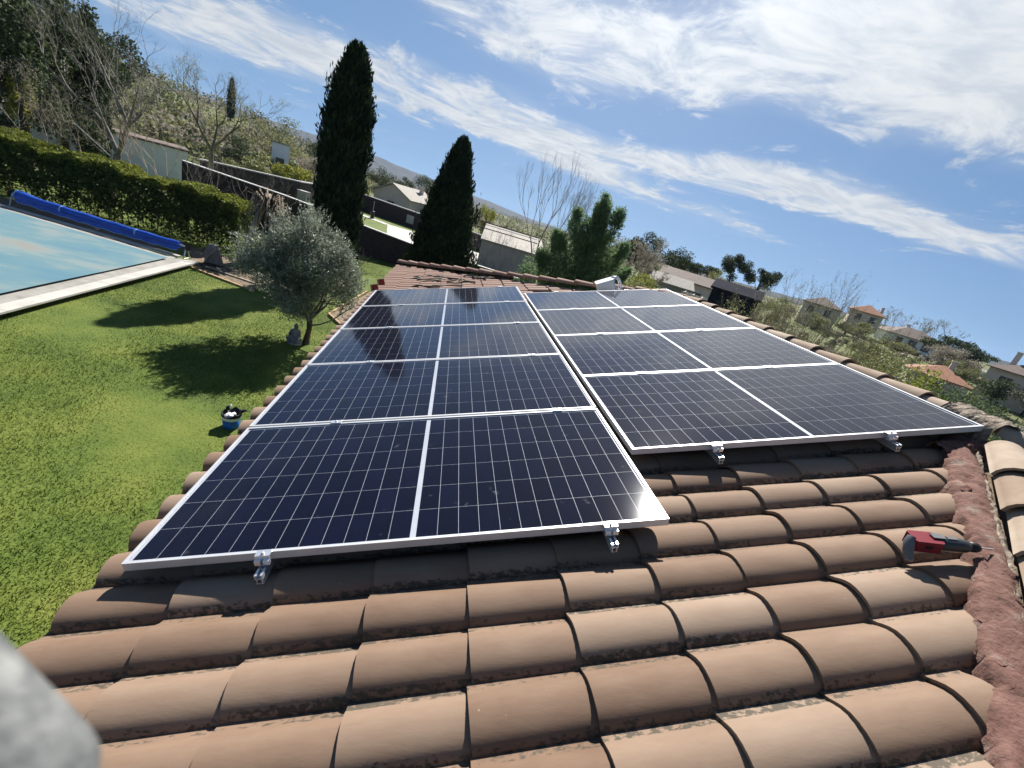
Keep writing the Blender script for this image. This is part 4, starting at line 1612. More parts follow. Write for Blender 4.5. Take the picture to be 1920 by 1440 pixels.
def build_corner_clutter():
    # grey sack, boards, stone by the end of the hedge
    e = tag(empty('covered_pump', (-7.12, 15.85, GZ)), 'grey sheeted hump standing at the corner of the pool', 'cover')
    m = MB()
    m.lathe([(.30, 0), (.31, .10), (.27, .35), (.22, .58), (.13, .72), (0, .76)], 14)
    m.v = [(x * (1 + .12 * math.sin(7 * z + 9 * x)), y * .8 * (1 + .1 * math.sin(5 * z + y * 11)), z) for x, y, z in m.v]
    m.build('sheet', 'stone_dark', e)
    MB().tube([(-.22, -.24, .02), (-.02, -.27, .38), (.16, -.2, .6), (.05, -.2, .68)], .02, 6).build('rope', 'bark_pale', e)
    lab = ['weathered board lying in the soil at the pool corner, nearest the lawn', 'weathered board lying behind the one nearest the lawn']
    for i, (a, b) in enumerate((((-7.35, 14.75), (-4.9, 13.7)), ((-7.1, 15.2), (-5.2, 14.6)))):
        t = (Vector(b) - Vector(a)).normalized()
        nn = Vector((-t.y, t.x)) * .035
        poly = [tuple(Vector(a) - nn), tuple(Vector(b) - nn), tuple(Vector(b) + nn), tuple(Vector(a) + nn)]
        o = MB().prism(poly, GZ + .005, GZ + .06).build('edging_board', 'timber' if i == 0 else 'bark_pale')
        tag(o, lab[i], 'board', 'edging boards')
    m = MB().prism([(-7.4, 14.8), (-5.0, 13.9), (-4.6, 15.6), (-6.6, 17.5), (-7.2, 17.4)], GZ - .02, GZ + .016)
    tag(m.build('soil_bed', 'soil'), kind='structure')
    # hose loops
    pts = [(-7.3 + .55 * math.cos(t) + t * .06, 15.25 + .35 * math.sin(t), GZ + .06 + .04 * math.sin(t * 2)) for t in np.linspace(0, 11, 50)]
    tag(MB().tube(pts, .016, 6).build('hose', 'cable_black'), 'black hose coiled on the ground at the corner of the pool', 'hose')
    # pale flat slab
    o = MB().prism([(-6.2, 15.9), (-5.2, 15.5), (-5.0, 16.2), (-6.0, 16.6)], GZ + .018, GZ + .08).build('stone_slab', 'concrete_grey')
    tag(o, 'pale flat stone slab lying behind the boards near the dead palm', 'slab')
    # dead palm: two pale trunks and a shaggy dark head with hanging fronds
    e = tag(empty('dead_palm', (-6.35, 17.5, GZ)), 'dead twin stemmed palm with shaggy brown head at the end of the hedge', 'palm')
    MB().tube([(-.28, -.25, -.1), (-.22, -.15, .9), (-.04, .0, 1.8), (.18, .1, 2.55)], [.17, .13, .12, .10], 9).build('stem', 'bark_pale', e)
    MB().tube([(.36, .2, -.1), (.40, .2, 1.0), (.40, .2, 1.9), (.38, .15, 2.6)], [.12, .115, .11, .09], 9).build('stem', 'bark_grey', e)
    m = MB()
    rs = random.Random(4)
    for i in range(110):
        a = rs.uniform(0, 6.283)
        r = rs.uniform(.3, .95)
        b = Vector((.25 + .15 * math.cos(a), .12 + .15 * math.sin(a), 2.35 + rs.uniform(-.25, .25)))
        mid = b + Vector((math.cos(a) * r * .6, math.sin(a) * r * .6, rs.uniform(.0, .35)))
        tip = b + Vector((math.cos(a) * r, math.sin(a) * r, -rs.uniform(.1, 1.1)))
        w = Vector((-math.sin(a), math.cos(a), 0)) * rs.uniform(.015, .04)
        m.add([b - w, b + w, mid + w, mid - w, tip], [(0, 1, 2, 3), (3, 2, 4)], True)
    m.build('dead_fronds', 'dead_frond', e)
    m = MB()
    for i in range(80):
        x, y = rs.uniform(.1, 1.3), rs.uniform(-.6, .4)
        b = Vector((x, y, .0))
        t = b + Vector((rs.uniform(-.3, .3), rs.uniform(-.3, .3), rs.uniform(.2, .8)))
        w = Vector((rs.uniform(-1, 1), rs.uniform(-1, 1), 0)).normalized() * .02
        m.add([b - w, b + w, t], [(0, 1, 2)])
    m.build('fallen_fronds', 'dead_frond', e)


build_corner_clutter()


def build_bed():
    m = MB().prism([(-1.35, 11.6), (-.8, 11.3), (-.4, 17.5), (-1.9, 17.5), (-2.35, 13.1)], GZ - .02, GZ + .02)
    tag(m.build('gravel_bed', 'gravel'), kind='structure')
    pts = [(-1.3, 11.55), (-2.38, 13.1), (-2.0, 17.4)]
    m = MB()
    for a, b in zip(pts, pts[1:]):
        t = (Vector(b) - Vector(a)).normalized()
        nn = Vector((-t.y, t.x)) * .03
        poly = [tuple(Vector(a) - nn), tuple(Vector(b) - nn), tuple(Vector(b) + nn), tuple(Vector(a) + nn)]
        m.prism(poly, GZ - .02, GZ + .07)
    o = m.build('bed_edging', 'timber')
    tag(o, 'low timber edging of the gravel bed between the olive tree and the house', 'edging')


build_bed()


# ================================================================== WALLS AND NEIGHBOURS
def wall_run(name, label, pts, th, base, mat, coping_mat=None, cop=(.08, .06), sheet=4.0):
    """pts: (x, y, ztop); one thing with wall sections and coping stones as parts"""
    o = empty(name, (pts[0][0], pts[0][1], base))
    tag(o, label, 'wall')
    T = Matrix.Translation((-pts[0][0], -pts[0][1], -base))
    for (x0, y0, z0), (x1, y1, z1) in zip(pts, pts[1:]):
        d = Vector((x1 - x0, y1 - y0))
        n = max(1, int(round(d.length / sheet)))
        t = d.normalized()
        nn = Vector((-t.y, t.x)) * th / 2
        for i in range(n):
            a, b = Vector((x0, y0)) + d * (i / n), Vector((x0, y0)) + d * ((i + 1) / n - .004 / d.length)
            za, zb = z0 + (z1 - z0) * i / n, z0 + (z1 - z0) * (i + 1) / n
            def slab(m, w, lo_a, lo_b, hi_a, hi_b):
                k = nn.normalized() * w
                vs = [(a - k).to_3d(), (b - k).to_3d(), (b + k).to_3d(), (a + k).to_3d()]
                lo = [lo_a, lo_b, lo_b, lo_a]
                hi = [hi_a, hi_b, hi_b, hi_a]
                V = [(v.x, v.y, z) for v, z in zip(vs, lo)] + [(v.x, v.y, z) for v, z in zip(vs, hi)]
                m.add(V, [(3, 2, 1, 0), (4, 5, 6, 7), (0, 1, 5, 4), (1, 2, 6, 5), (2, 3, 7, 6), (3, 0, 4, 7)])
                return m
            slab(MB(), th / 2, base - .3, base - .3, za, zb).build('wall_section', mat, o, T)
            if coping_mat:
                slab(MB(), th / 2 + cop[0], za + .002, zb + .002, za + cop[1], zb + cop[1]).build('coping_stone', coping_mat, o, T)
    return o


wall_run('garden_wall', 'dark brown garden wall with grey coping along the end of the lawn', [(-13.4, 25.9, -.60), (-8.4, 26.0, -.90), (-1.0, 26.3, -1.66), (6.0, 26.6, -2.0)], .24, GZ - .1, 'brick_wall_dark', 'coping_grey', (.07, .05))
wall_run('boundary_wall', 'long dark boundary wall with pale coping on the far side of the neighbouring plot', [(-19.5, 40.0, -1.25), (-14.9, 48.6, -1.25), (-12.8, 62.6, -1.24), (-2.3, 55.2, -1.36), (6, 50, -1.5)], .3, GZ - .3, 'brick_wall_dark', 'coping_grey', (.10, .10))


def neighbour_plot():
    z = GZ - .24
    def sheet(name, poly, mat, dz):
        m = MB()
        m.prism(poly if sum(poly[i][0] * poly[(i + 1) % len(poly)][1] - poly[(i + 1) % len(poly)][0] * poly[i][1] for i in range(len(poly))) > 0 else poly[::-1], z - .2, z + dz)
        return tag(m.build(name, mat), kind='structure')
    sheet('neighbour_lawn', [(-24, 26.3), (6, 26.9), (5.7, 50), (-2.4, 54.8), (-12.7, 62.2), (-14.6, 48.6), (-19.2, 40)], 'lawn', .06)
    sheet('driveway', [(-4.6, 40.0), (4.5, 34), (4.5, 48), (-3.2, 51.6), (-6.3, 51.8)], 'concrete_pale', .10)
    sheet('garden_path', [(-6.4, 50.6), (-6.0, 52.0), (-11.6, 57.2), (-16, 50.5), (-15.2, 49.4), (-11.4, 55.4)], 'concrete_pale', .104)
    e = tag(empty('meter_cabinet', (-14.0, 47.6, z + .06), R(-20)), 'pale grey utility cabinet on the neighbouring lawn left of the tall cypress', 'cabinet')
    MB().box(-.5, .5, -.35, .35, 0, 1.25).build('body', 'concrete_pale', e)
    MB().box(-.54, .54, -.39, .39, 1.25, 1.30).build('lid', 'coping_grey', e)
    e = tag(empty('path_lamp', (-8.3, 53.4, z + .1)), 'small dark path lamp beside the white path', 'lamp')
    MB().lathe([(0, 0), (.22, 0), (.22, .7), (.26, .72), (.26, .8), (0, .84)], 10).build('body', 'plastic_black', e)
    MB().tube([(0, 0, .8), (0, 0, 1.9)], .03, 6).build('rod', 'steel', e)
    e = tag(empty('wall_hatch', (-4.4, 56.3, -2.75), R(-35)), 'pale square hatch set into the far boundary wall', 'hatch')
    MB().box(-.55, .55, -.02, .06, 0, .95).build('plate', 'coping_grey', e)
    MB().box(-.48, .48, -.05, -.021, .07, .88).build('door', 'concrete_pale', e)


neighbour_plot()


def house_box(name, label, loc, rot, w, d, h, mat, roof='gable', rh=1.6, rmat='roof_orange', ov=.3, wins=(), chim=None, cat='house', ridge='x'):
    """simple country house: wall, roof, eave board, windows with panes and sills, chimney"""
    e = tag(empty(name, loc, R(rot)), label, cat)
    m = MB().box(-w / 2, w / 2, -d / 2, d / 2, -.5, h)
    if roof == 'gable':
        if ridge == 'x':
            m.add([(-w / 2, -d / 2, h), (-w / 2, d / 2, h), (-w / 2, 0, h + rh), (w / 2, -d / 2, h), (w / 2, d / 2, h), (w / 2, 0, h + rh)], [(0, 2, 1), (3, 4, 5), (0, 3, 5, 2), (1, 2, 5, 4)])
        else:
            m.add([(-w / 2, -d / 2, h), (w / 2, -d / 2, h), (0, -d / 2, h + rh), (-w / 2, d / 2, h), (w / 2, d / 2, h), (0, d / 2, h + rh)], [(0, 1, 2), (3, 5, 4), (0, 2, 5, 3), (1, 4, 5, 2)])
    m.build('wall', mat, e)
    W, D = w / 2 + ov, d / 2 + ov
    m = MB()
    t = .14
    if roof == 'hip':
        k = min(W, D) * .98
        a = max(W - k, .05) if W >= D else .05
        b = max(D - k, .05) if D > W else .05
        vs = [(-W, -D, h), (W, -D, h), (W, D, h), (-W, D, h), (-a, -b, h + rh), (a, -b, h + rh), (a, b, h + rh), (-a, b, h + rh)]
        m.add(vs, [(0, 1, 5, 4), (1, 2, 6, 5), (2, 3, 7, 6), (3, 0, 4, 7), (4, 5, 6, 7), (3, 2, 1, 0)])
        m.box(-W, W, -D, D, h - .12, h - .002)
    elif roof == 'gable':
        for s in (-1, 1):
            if ridge == 'x':
                q = [(-W, s * D, h - rh * ov / (d / 2)), (W, s * D, h - rh * ov / (d / 2)), (W, 0, h + rh), (-W, 0, h + rh)]
            else:
                q = [(s * W, -D, h - rh * ov / (w / 2)), (s * W, D, h - rh * ov / (w / 2)), (0, D, h + rh), (0, -D, h + rh)]
            up = [(x, y, z + t) for x, y, z in q]
            lo = [(x, y, z + .01) for x, y, z in q]
            m.add(lo + up, [(0, 1, 2, 3), (7, 6, 5, 4), (0, 4, 5, 1), (1, 5, 6, 2), (2, 6, 7, 3), (3, 7, 4, 0)])
    elif roof == 'shed':
        q = [(-W, -D, h), (W, -D, h), (W, D, h + rh), (-W, D, h + rh)]
        m.add([(x, y, z + .01) for x, y, z in q] + [(x, y, z + t) for x, y, z in q], [(3, 2, 1, 0), (4, 5, 6, 7), (0, 1, 5, 4), (1, 2, 6, 5), (2, 3, 7, 6), (3, 0, 4, 7)])
        m.add([(-w / 2, -d / 2, h), (-w / 2, d / 2, h), (-w / 2, d / 2, h + rh), (w / 2, -d / 2, h), (w / 2, d / 2, h), (w / 2, d / 2, h + rh)], [(0, 2, 1), (3, 4, 5), (1, 2, 5, 4)])
    else:
        m.box(-W, W, -D, D, h, h + .12)
    r = m.build('roof', rmat, e)
    if chim:
        cx, cy, cw, ch = chim
        MB().box(cx - cw / 2, cx + cw / 2, cy - cw / 2, cy + cw / 2, h + .1, h + ch).box(cx - cw / 2 - .08, cx + cw / 2 + .08, cy - cw / 2 - .08, cy + cw / 2 + .08, h + ch, h + ch + .12).build('chimney', mat, r)
    for (face, c, z0, ww, hh) in wins:
        if face in 'fb':
            s = -1 if face == 'f' else 1
            fr = MB().box(c - ww / 2 - .08, c + ww / 2 + .08, s * d / 2 - .06, s * d / 2 + .06, z0 - .08, z0 + hh + .08)
            gl = MB().box(c - ww / 2, c + ww / 2, s * d / 2 - .075, s * d / 2 + .075, z0, z0 + hh)
        else:
            s = -1 if face == 'l' else 1
            fr = MB().box(s * w / 2 - .06, s * w / 2 + .06, c - ww / 2 - .08, c + ww / 2 + .08, z0 - .08, z0 + hh + .08)
            gl = MB().box(s * w / 2 - .075, s * w / 2 + .075, c - ww / 2, c + ww / 2, z0, z0 + hh)
        f = fr.build('window', 'roof_brown', e)
        gl.build('pane', 'window_dark', f)
    return e


# left: white pool house behind the hedge, seen between the bare trees
house_box('outbuilding', 'long low white outbuilding behind the bare trees on the left', (-25.0, 34.9, -3.0), 31, 12.5, 4.0, 2.25, 'render_white', 'flat', .1, 'roof_brown', .1, (('f', 1.0, 1.1, .5, .5), ('f', -2.5, 1.1, .5, .5)))
house_box('cottage', 'tiny white house far off on the left between tree tops', (-22.5, 64.7, -2.2), 20, 1.9, 4, 3.9, 'render_white', 'flat', 1, 'roof_pale', .1, (('f', 0, 1.2, .8, 1.0),))
# middle: gabled house past the boundary wall
house_box('gabled_house', 'pale gabled house with light roof beyond the far boundary wall', (-7.0, 74.0, -3.4), 62, 8.0, 6.4, 2.9, 'render_beige', 'gable', 1.5, 'roof_pale', .35, (('l', 0, .8, 1.0, 1.1),), (2, -1, .5, 2.2))
house_box('low_annex', 'low tiled annex right of the gabled house', (-1.2, 74.5, -3.4), 35, 6.5, 5, 1.7, 'render_beige', 'gable', .9, 'roof_brown', .4)
# right of the second cypress
house_box('pale_house', 'grey house with pale terrace roof behind the bare shrubs', (5.6, 34.2, -3.4), -5, 4.6, 6.0, 2.75, 'render_grey', 'shed', .9, 'roof_pale', .12, ())
for i, (z0, y0) in enumerate(((.55, 35.6), (.95, 37.4))):
    o = MB().box(-2.6, 2.4, -.06, .06, 0, .10).build('roof_beam', 'roof_brown', None, Matrix.Translation((5.2 + .3 * i, y0 - .6, z0 - .55)) @ Matrix.Rotation(R(-5), 4, 'Z'))
    tag(o, ['lower dark beam lying across the roof of the grey house', 'upper dark beam lying across the roof of the grey house'][i], 'beam', 'beams on the grey house')
# hamlet on the right
house_box('farmhouse', 'low reddish roofed farmhouse right of the dark pines', (31.5, 53.0, -3.0), -28, 6.5, 5, 3.2, 'render_beige', 'gable', .9, 'roof_brown', .4, (('f', -1.5, 1, .9, 1.1), ('f', 1.5, 1, .9, 1.1)))
house_box('barn', 'weathered pale barn at the edge of the bare scrub', (25.6, 46.5, -3.4), -18, 4.8, 4, 2.9, 'concrete_grey', 'gable', .8, 'roof_pale', .25, (('f', 0, .6, 1.0, 1.2),))
house_box('dark_shed', 'dark navy shed in shade behind the roof ridge', (18.2, 23.4, -4.5), -37, 2.6, 2.6, 5.45, 'navy_sheet', 'gable', .45, 'navy_sheet', .12, (), None, 'shed')
for i, (x, z) in enumerate(((-.75, 5.0), (.1, 4.55), (-.55, 4.3), (.75, 4.75), (.35, 4.0))):
    pass
house_box('beige_villa', 'beige villa with brown roof behind the flowering saplings', (76.6, 79.5, -1.6), -40, 6.4, 6, 4.0, 'render_beige', 'hip', 1.6, 'roof_brown', .4, (('f', -1.6, 2.2, .9, 1.1), ('f', 1.4, 2.2, .9, 1.1)))
house_box('orange_villa', 'orange roofed villa to the right of the beige villa', (89.0, 81.0, .6), -40, 5.6, 5.4, 3.0, 'render_beige', 'hip', 1.6, 'roof_orange', .5, (('f', -1.3, 1.2, .9, 1.1), ('f', 1.3, 1.2, .9, 1.1)), (2.3, 0, .5, 1.7))
house_box('white_villa', 'white two storey villa with dark hip roof on the right slope', (101.5, 80.0, -3.8), -28, 10.5, 8, 5.2, 'render_white', 'hip', 1.9, 'roof_brown', .5, (('f', -3.2, 3.3, 1.1, 1.3), ('f', -.7, 3.3, 1.3, 1.4), ('f', 1.9, 3.3, 1.3, 1.4), ('f', -2.2, .8, .8, 1.1), ('f', .2, .8, .6, 1.0), ('r', -1.5, 1.0, 1.0, 1.2), ('r', 1.5, 3.2, 1.0, 1.2)), (-1, 1, .7, 2.4))
house_box('white_wing', 'low white wing at the right end of the white villa', (110.5, 73.5, -3.8), -28, 7, 6, 3.0, 'render_white', 'hip', .9, 'roof_pale', .4, (('f', 0, .9, 1.2, 1.2),))
house_box('orange_cottage', 'orange roofed cottage among the green trees on the right', (58.3, 39.6, -4.3), -50, 5.2, 5, 2.6, 'render_beige', 'hip', 1.3, 'roof_orange', .5, (('f', 0, .9, 1, 1.1),), (.6, .2, .5, 2.0))
house_box('stone_villa', 'brown villa cut off by the right edge of the picture', (80.0, 44.4, -3.6), -58, 9, 7, 4.6, 'render_beige', 'hip', 1.6, 'roof_brown', .5, (('f', -2.5, 2.4, 1.1, 1.3), ('f', .5, 2.4, 1.1, 1.3)), (-2.8, 0, .6, 2.6))


def build_road():
    # lane dropping down the right slope with a low wall
    pts = [(36, 40), (48, 36.4), (62, 30), (80, 20)]
    V, F = [], []
    for x, y in pts:
        z = terrain_z(x, y) + .35
        V += [(x - 1.2, y - 2.4, z), (x + 1.2, y + 2.4, z)]
    F = [(2 * i, 2 * i + 2, 2 * i + 3, 2 * i + 1) for i in range(len(pts) - 1)]
    m = MB().add(V, F)
    tag(m.build('lane', 'asphalt'), kind='structure')
    wall_run('lane_wall', 'low dark wall along the lane on the right slope', [(40, 42.2, -2.9), (50, 39.4, -3.0), (60, 35.4, -3.2)], .3, -4.6, 'brick_wall_dark', 'coping_grey', (.05, .08), 3.0)


build_road()


# ================================================================== TREES AND SCRUB
def bare_tree(name, label, loc, H, r, levels, bark, seed, spread=.55, lean=(0, 0), kids=(2, 3), buds=None, budn=0, budsize=.05, first=.34, cat='tree', group=None, up=.10, wig=.12, shrink=.74):
    global rng
    keep, rng = rng, np.random.default_rng(seed)
    random.seed(seed)
    e = tag(empty(name, loc), label, cat, group)
    th = H * first
    d0 = Vector((lean[0], lean[1], 1)).normalized()
    trunk = [Vector((0, 0, -.2)), d0 * th * .5, d0 * th]
    MB().tube(trunk, [r * 1.25, r, r * .85], 8, cap=False).build('trunk', bark, e)
    br, tips = [], []
    for k in range(3 if levels > 3 else 4):
        a = seed + k * 2.2
        d = Vector((math.cos(a) * spread * 1.25 + lean[0], math.sin(a) * spread * 1.25 + lean[1], 1)).normalized()
        b, t = branches(trunk[-1], d, H * (1 - first) * .42, r * .62, levels, spread, kids, shrink, up, wig)
        br += b
        tips += t
    link('branches', branch_mesh('branches', br), bark, e)
    if buds:
        pts = np.array([tuple(p) for pp, _ in br[len(br) // 4:] for p in pp[1:]])
        i = rng.integers(0, len(pts), budn)
        P = pts[i] + rng.normal(size=(budn, 3)) * .06 * H / 4
        link('leaves', leaf_mesh('leaves', P, budsize, .6), buds, e)
    rng = keep
    return e


bare_tree('bare_tree', 'bare grey branched tree leaning right behind the hedge, nearest of the bare trees', (-15.9, 24.4, GZ), 6.3, .17, 7, 'bark_grey', 24, .56, (.22, 0), first=.32, group='bare trees behind the hedge')
bare_tree('bare_tree', 'bare mossy tree with arching limbs farther back behind the hedge', (-18.4, 39.2, -2.6), 6.9, .19, 7, 'bark_moss', 33, .62, (0, 0), first=.34, group='bare trees behind the hedge', buds='spring_leaf', budn=1600, budsize=.07)
for i, (x, y, h, s, lab) in enumerate(((-12.4, 22.0, 3.9, 41, 'bare purple grey shrub above the middle of the hedge'), (-10.6, 21.6, 3.3, 44, 'low bare shrub just left of the dead palm'), (-14.4, 22.3, 3.8, 47, 'bare twiggy shrub below the nearest bare tree'), (-17.6, 22.8, 4.4, 52, 'pale bare shrub above the left part of the hedge'), (-19.4, 21.6, 4.2, 55, 'dry brown shrub at the left end of the hedge top'), (-8.6, 24.0, 3.0, 58, 'thin bare shrub in front of the dark garden wall'))):
    bare_tree('bare_shrub', lab, (x, y, GZ), h, .05, 5, 'bark_grey' if i % 2 else 'bark_pale', s, .6, first=.12, cat='shrub', group='bare shrubs behind the hedge', kids=(2, 3), buds='dry_leaf' if i in (3, 4) else None, budn=900)


def leafy_tree(name, label, loc, H, crown_r, crown_c, mat, n, seed, leaf=.16, clumps=26, cr=(.28, .48), bark='bark_dark', tr=.18, group=None, aspect=.5, cat='tree', shell=.5, up=0.0, dirs=None):
    global rng
    keep, rng = rng, np.random.default_rng(seed)
    random.seed(seed)
    e = tag(empty(name, loc), label, cat, group)
    c = (crown_c[0], crown_c[1], crown_c[2])
    cl = crown_clumps(c, crown_r, clumps, cr)
    m = MB().tube([(0, 0, -.4), (c[0] * .3, c[1] * .3, c[2] * .5), (c[0] * .8, c[1] * .8, c[2])], [tr * 1.2, tr, tr * .5], 7)
    for q in cl[::3]:
        m.tube([(c[0] * .5, c[1] * .5, c[2] * .62), ((c[0] + q[0]) / 2, (c[1] + q[1]) / 2, (c[2] * .8 + q[2]) / 2), q[:3]], [tr * .45, tr * .3, tr * .08], 5, cap=False)
    m.build('trunk', bark, e)
    P, d = clump_points(cl, n, shell)
    link('crown', leaf_mesh('crown', P, leaf, aspect, up), mat, e)
    rng = keep
    return e


# big evergreens, upper left
leafy_tree('evergreen_tree', 'large dark evergreen tree filling the top left corner', (-21.2, 25.0, -2.9), 10, (3.0, 2.8, 4.3), (0, 0, 5.2), 'pine_leaf', 24000, 5, .20, 46, (.22, .40), group='evergreens at upper left')
leafy_tree('evergreen_tree', 'dark evergreen tree between the corner evergreen and the slim dark conifer', (-21.9, 30.2, -2.8), 10, (2.3, 2.3, 4.0), (0, 0, 5.0), 'pine_leaf', 17000, 6, .20, 38, (.22, .42), group='evergreens at upper left')
leafy_tree('evergreen_tree', 'evergreen tree top showing behind the slim dark conifer', (-29, 44.6, -2.0), 9, (2.9, 2.6, 2.4), (0, 0, 6.0), 'pine_leaf', 8000, 7, .26, 24, (.25, .42), group='evergreens at upper left')
leafy_tree('evergreen_tree', 'leaning evergreen low at the left edge above the hedge', (-24.5, 25.0, -2.9), 8, (2.4, 2.2, 3.0), (0, 0, 3.6), 'pine_leaf', 12000, 9, .20, 30, (.24, .42), group='evergreens at upper left')
leafy_tree('golden_shrub', 'yellow green upright shrub under the corner evergreen', (-19.2, 24.3, -2.9), 4, (.45, .45, 1.3), (0, 0, 3.1), 'yellow_leaf', 1200, 10, .13, 14, (.3, .5), cat='shrub')
cypress('slim_conifer', (-21.5, 31.8, -2.8), 8.4, [(0, .5), (.1, .75), (.3, .85), (.6, .80), (.8, .6), (.93, .35), (1, .05)], 'slim dark conifer rising behind the nearest bare tree', 9000, 14)
cypress('distant_cypress', (-42, 95, 3.2), 7.0, [(0, .5), (.2, .8), (.6, .8), (.9, .4), (1, .05)], 'tiny lone cypress on the skyline of the left hillside', 1500, 15)

# green conifer right of the grey house
def conifer():
    global rng
    keep, rng = rng, np.random.default_rng(31)
    e = tag(empty('feathery_conifer', (6.9, 18.6, -3.6)), 'feathery green conifer behind the far end of the roof', 'tree')
    MB().tube([(0, 0, -.2), (0, 0, 3), (-.1, 0, 6.3)], [.2, .14, .03], 8).build('trunk', 'bark_dark', e)
    P, D = [], []
    H = 6.9
    lead = [(0, 0, 1.15, H), (-.85, .1, 1.0, H - .85), (.85, -.1, 1.0, H - .3), (.35, .5, 1.0, H - .15), (-1.5, 0, .95, H - 1.9), (1.6, 0, .9, H - 1.6), (-2.0, -.2, .8, H - 2.9), (2.1, 0, .75, H - 2.6)]
    for (lx, ly, sc, top) in lead:
        for k in range(int(170 * sc)):
            z = .4 + (top - .4) * rng.uniform(0, 1) ** .8
            a = rng.uniform(0, 6.283)
            R_ = (1.75 * sc) * (1 - (z / top)) ** .75 + .10
            ln = R_ * rng.uniform(.65, 1.1)
            d = np.array((math.cos(a), math.sin(a), rng.uniform(.15, .65)))
            d /= np.linalg.norm(d)
            for t in np.linspace(.15, 1, 14):
                p = np.array((lx * (z / top) ** 1.2 * 1.05, ly, z)) + d * ln * t + np.array((0, 0, .12 * t * t))
                for _ in range(4):
                    P.append(p + rng.normal(size=3) * (.17 * (1.15 - t)))
                    D.append(d * .8 + np.array((0, 0, .35)))
    link('crown', leaf_mesh('crown', np.array(P), .17, .20, 0, np.array(D)), 'conifer_leaf', e)
    rng = keep


conifer()
bare_tree('bare_tree', 'tall thin bare tree between the grey house and the feathery conifer', (6.6, 28.2, -3.6), 7.1, .10, 6, 'bark_pale', 61, .40, first=.30, up=.22, group='bare trees right of the cypress')
bare_tree('bare_tree', 'fine bare tree just left of the feathery conifer top', (7.8, 26.0, -3.6), 6.6, .08, 6, 'bark_pale', 67, .36, first=.30, up=.22, group='bare trees right of the cypress')
for i, (x, y, h, s, lab) in enumerate(((2.9, 29.0, 3.4, 71, 'bare shrub before the left half of the grey wall'), (4.2, 29.4, 3.3, 73, 'bare shrub before the right half of the grey wall'), (5.3, 27.5, 3.2, 75, 'bare twiggy shrub at the foot of the tall thin bare tree'))):
    bare_tree('bare_shrub', lab, (x, y, -3.6), h, .045, 5, 'bark_grey', s, .5, first=.15, cat='shrub', up=.15, group='bare shrubs before the grey house')
leafy_tree('green_bush', 'light green bush at the left foot of the feathery conifer', (4.9, 20.8, -3.6), 3, (1.1, 1.0, 1.3), (0, 0, 1.9), 'conifer_leaf', 2600, 77, .13, 14, (.35, .5), cat='bush')

# right side, beyond the ridge
for i, (x, y, rr, h, s, mat, lab) in enumerate((
        (13.4, 33.5, 2.0, 2.6, 81, 'dry_leaf', 'pale grey bare scrub right of the feathery conifer'),
        (16.8, 36.6, 2.2, 3.4, 82, 'dry_leaf', 'tall grey bare scrub below the dark pines'),
        (20.0, 40.5, 2.0, 2.6, 83, 'dry_leaf', 'grey bare scrub left of the weathered barn'),
        (10.2, 23.0, 1.4, 2.4, 84, 'scrub_leaf', 'soft green shrub beside the feathery conifer'))):
    bare_tree('grey_scrub', lab, (x, y, -4.2), h * 1.9, .08, 5, 'bark_pale', s, .6, first=.15, cat='shrub', group='scrub right of the conifer', buds=mat, budn=5200, budsize=.11, kids=(2, 3))
leafy_tree('broom_bush', 'yellow green broom bush just beyond the end of the ridge', (14.6, 28.8, -4.3), 4, (2.2, 1.4, 1.3), (0, 0, 3.2), 'yellow_leaf', 6500, 86, .13, 20, (.3, .5), cat='bush')
leafy_tree('broom_bush', 'dull olive broom bush to the right of the yellow green one', (17.0, 27.6, -4.3), 4, (1.6, 1.3, 1.1), (0, 0, 3.1), 'scrub_leaf', 4500, 87, .13, 18, (.3, .5), cat='bush')
for i, (x, y, cx, rx, rz, cz, s, lab) in enumerate((
        (26.6, 62.5, 0, 2.4, 2.0, 5.2, 91, 'leftmost small pine of the dark pine group'),
        (29.4, 63.2, 0, 2.7, 2.8, 5.6, 92, 'tallest pine of the dark pine group'),
        (33.2, 62.0, 0, 2.8, 3.2, 4.6, 93, 'rightmost full pine of the dark pine group'))):
    leafy_tree('pine_tree', lab, (x, y, -3.6), 8, (rx, rx, rz), (cx, 0, cz), 'pine_leaf', 6000, s, .26, 22, (.28, .45), group='dark pines on the right')
for i, (x, y, rx, rz, cz, s, n, lab) in enumerate((
        (44.5, 64.2, 2.4, 1.9, 6.6, 95, 5600, 'round topped pine alone against the sky, left half of the pair'),
        (48.4, 62.4, 2.3, 1.6, 6.0, 96, 5200, 'round topped pine alone against the sky, right half of the pair'))):
    leafy_tree('pine_tree', lab, (x, y, -2.6), 8, (rx, rx, rz), (0, 0, cz), 'pine_leaf', n, s, .26, 18, (.3, .45), tr=.14, group='pair of pines against the sky')
for i, (x, y, s, lab) in enumerate(((37.0, 66, 98, 'dark flat topped pine behind the farmhouse, left one'), (41.0, 67, 99, 'dark flat topped pine behind the farmhouse, right one'))):
    leafy_tree('pine_tree', lab, (x, y, -3), 6, (2.6, 2.4, 1.2), (0, 0, 4.9), 'pine_leaf', 3600, s, .26, 14, (.3, .45), group='flat pines behind the farmhouse')
leafy_tree('pale_tree', 'pale budding tree left of the pair of pines', (37.5, 56.5, -3.3), 5, (1.7, 1.6, 1.6), (0, 0, 4.2), 'spring_leaf', 2600, 101, .16, 16, (.3, .5), shell=.8)
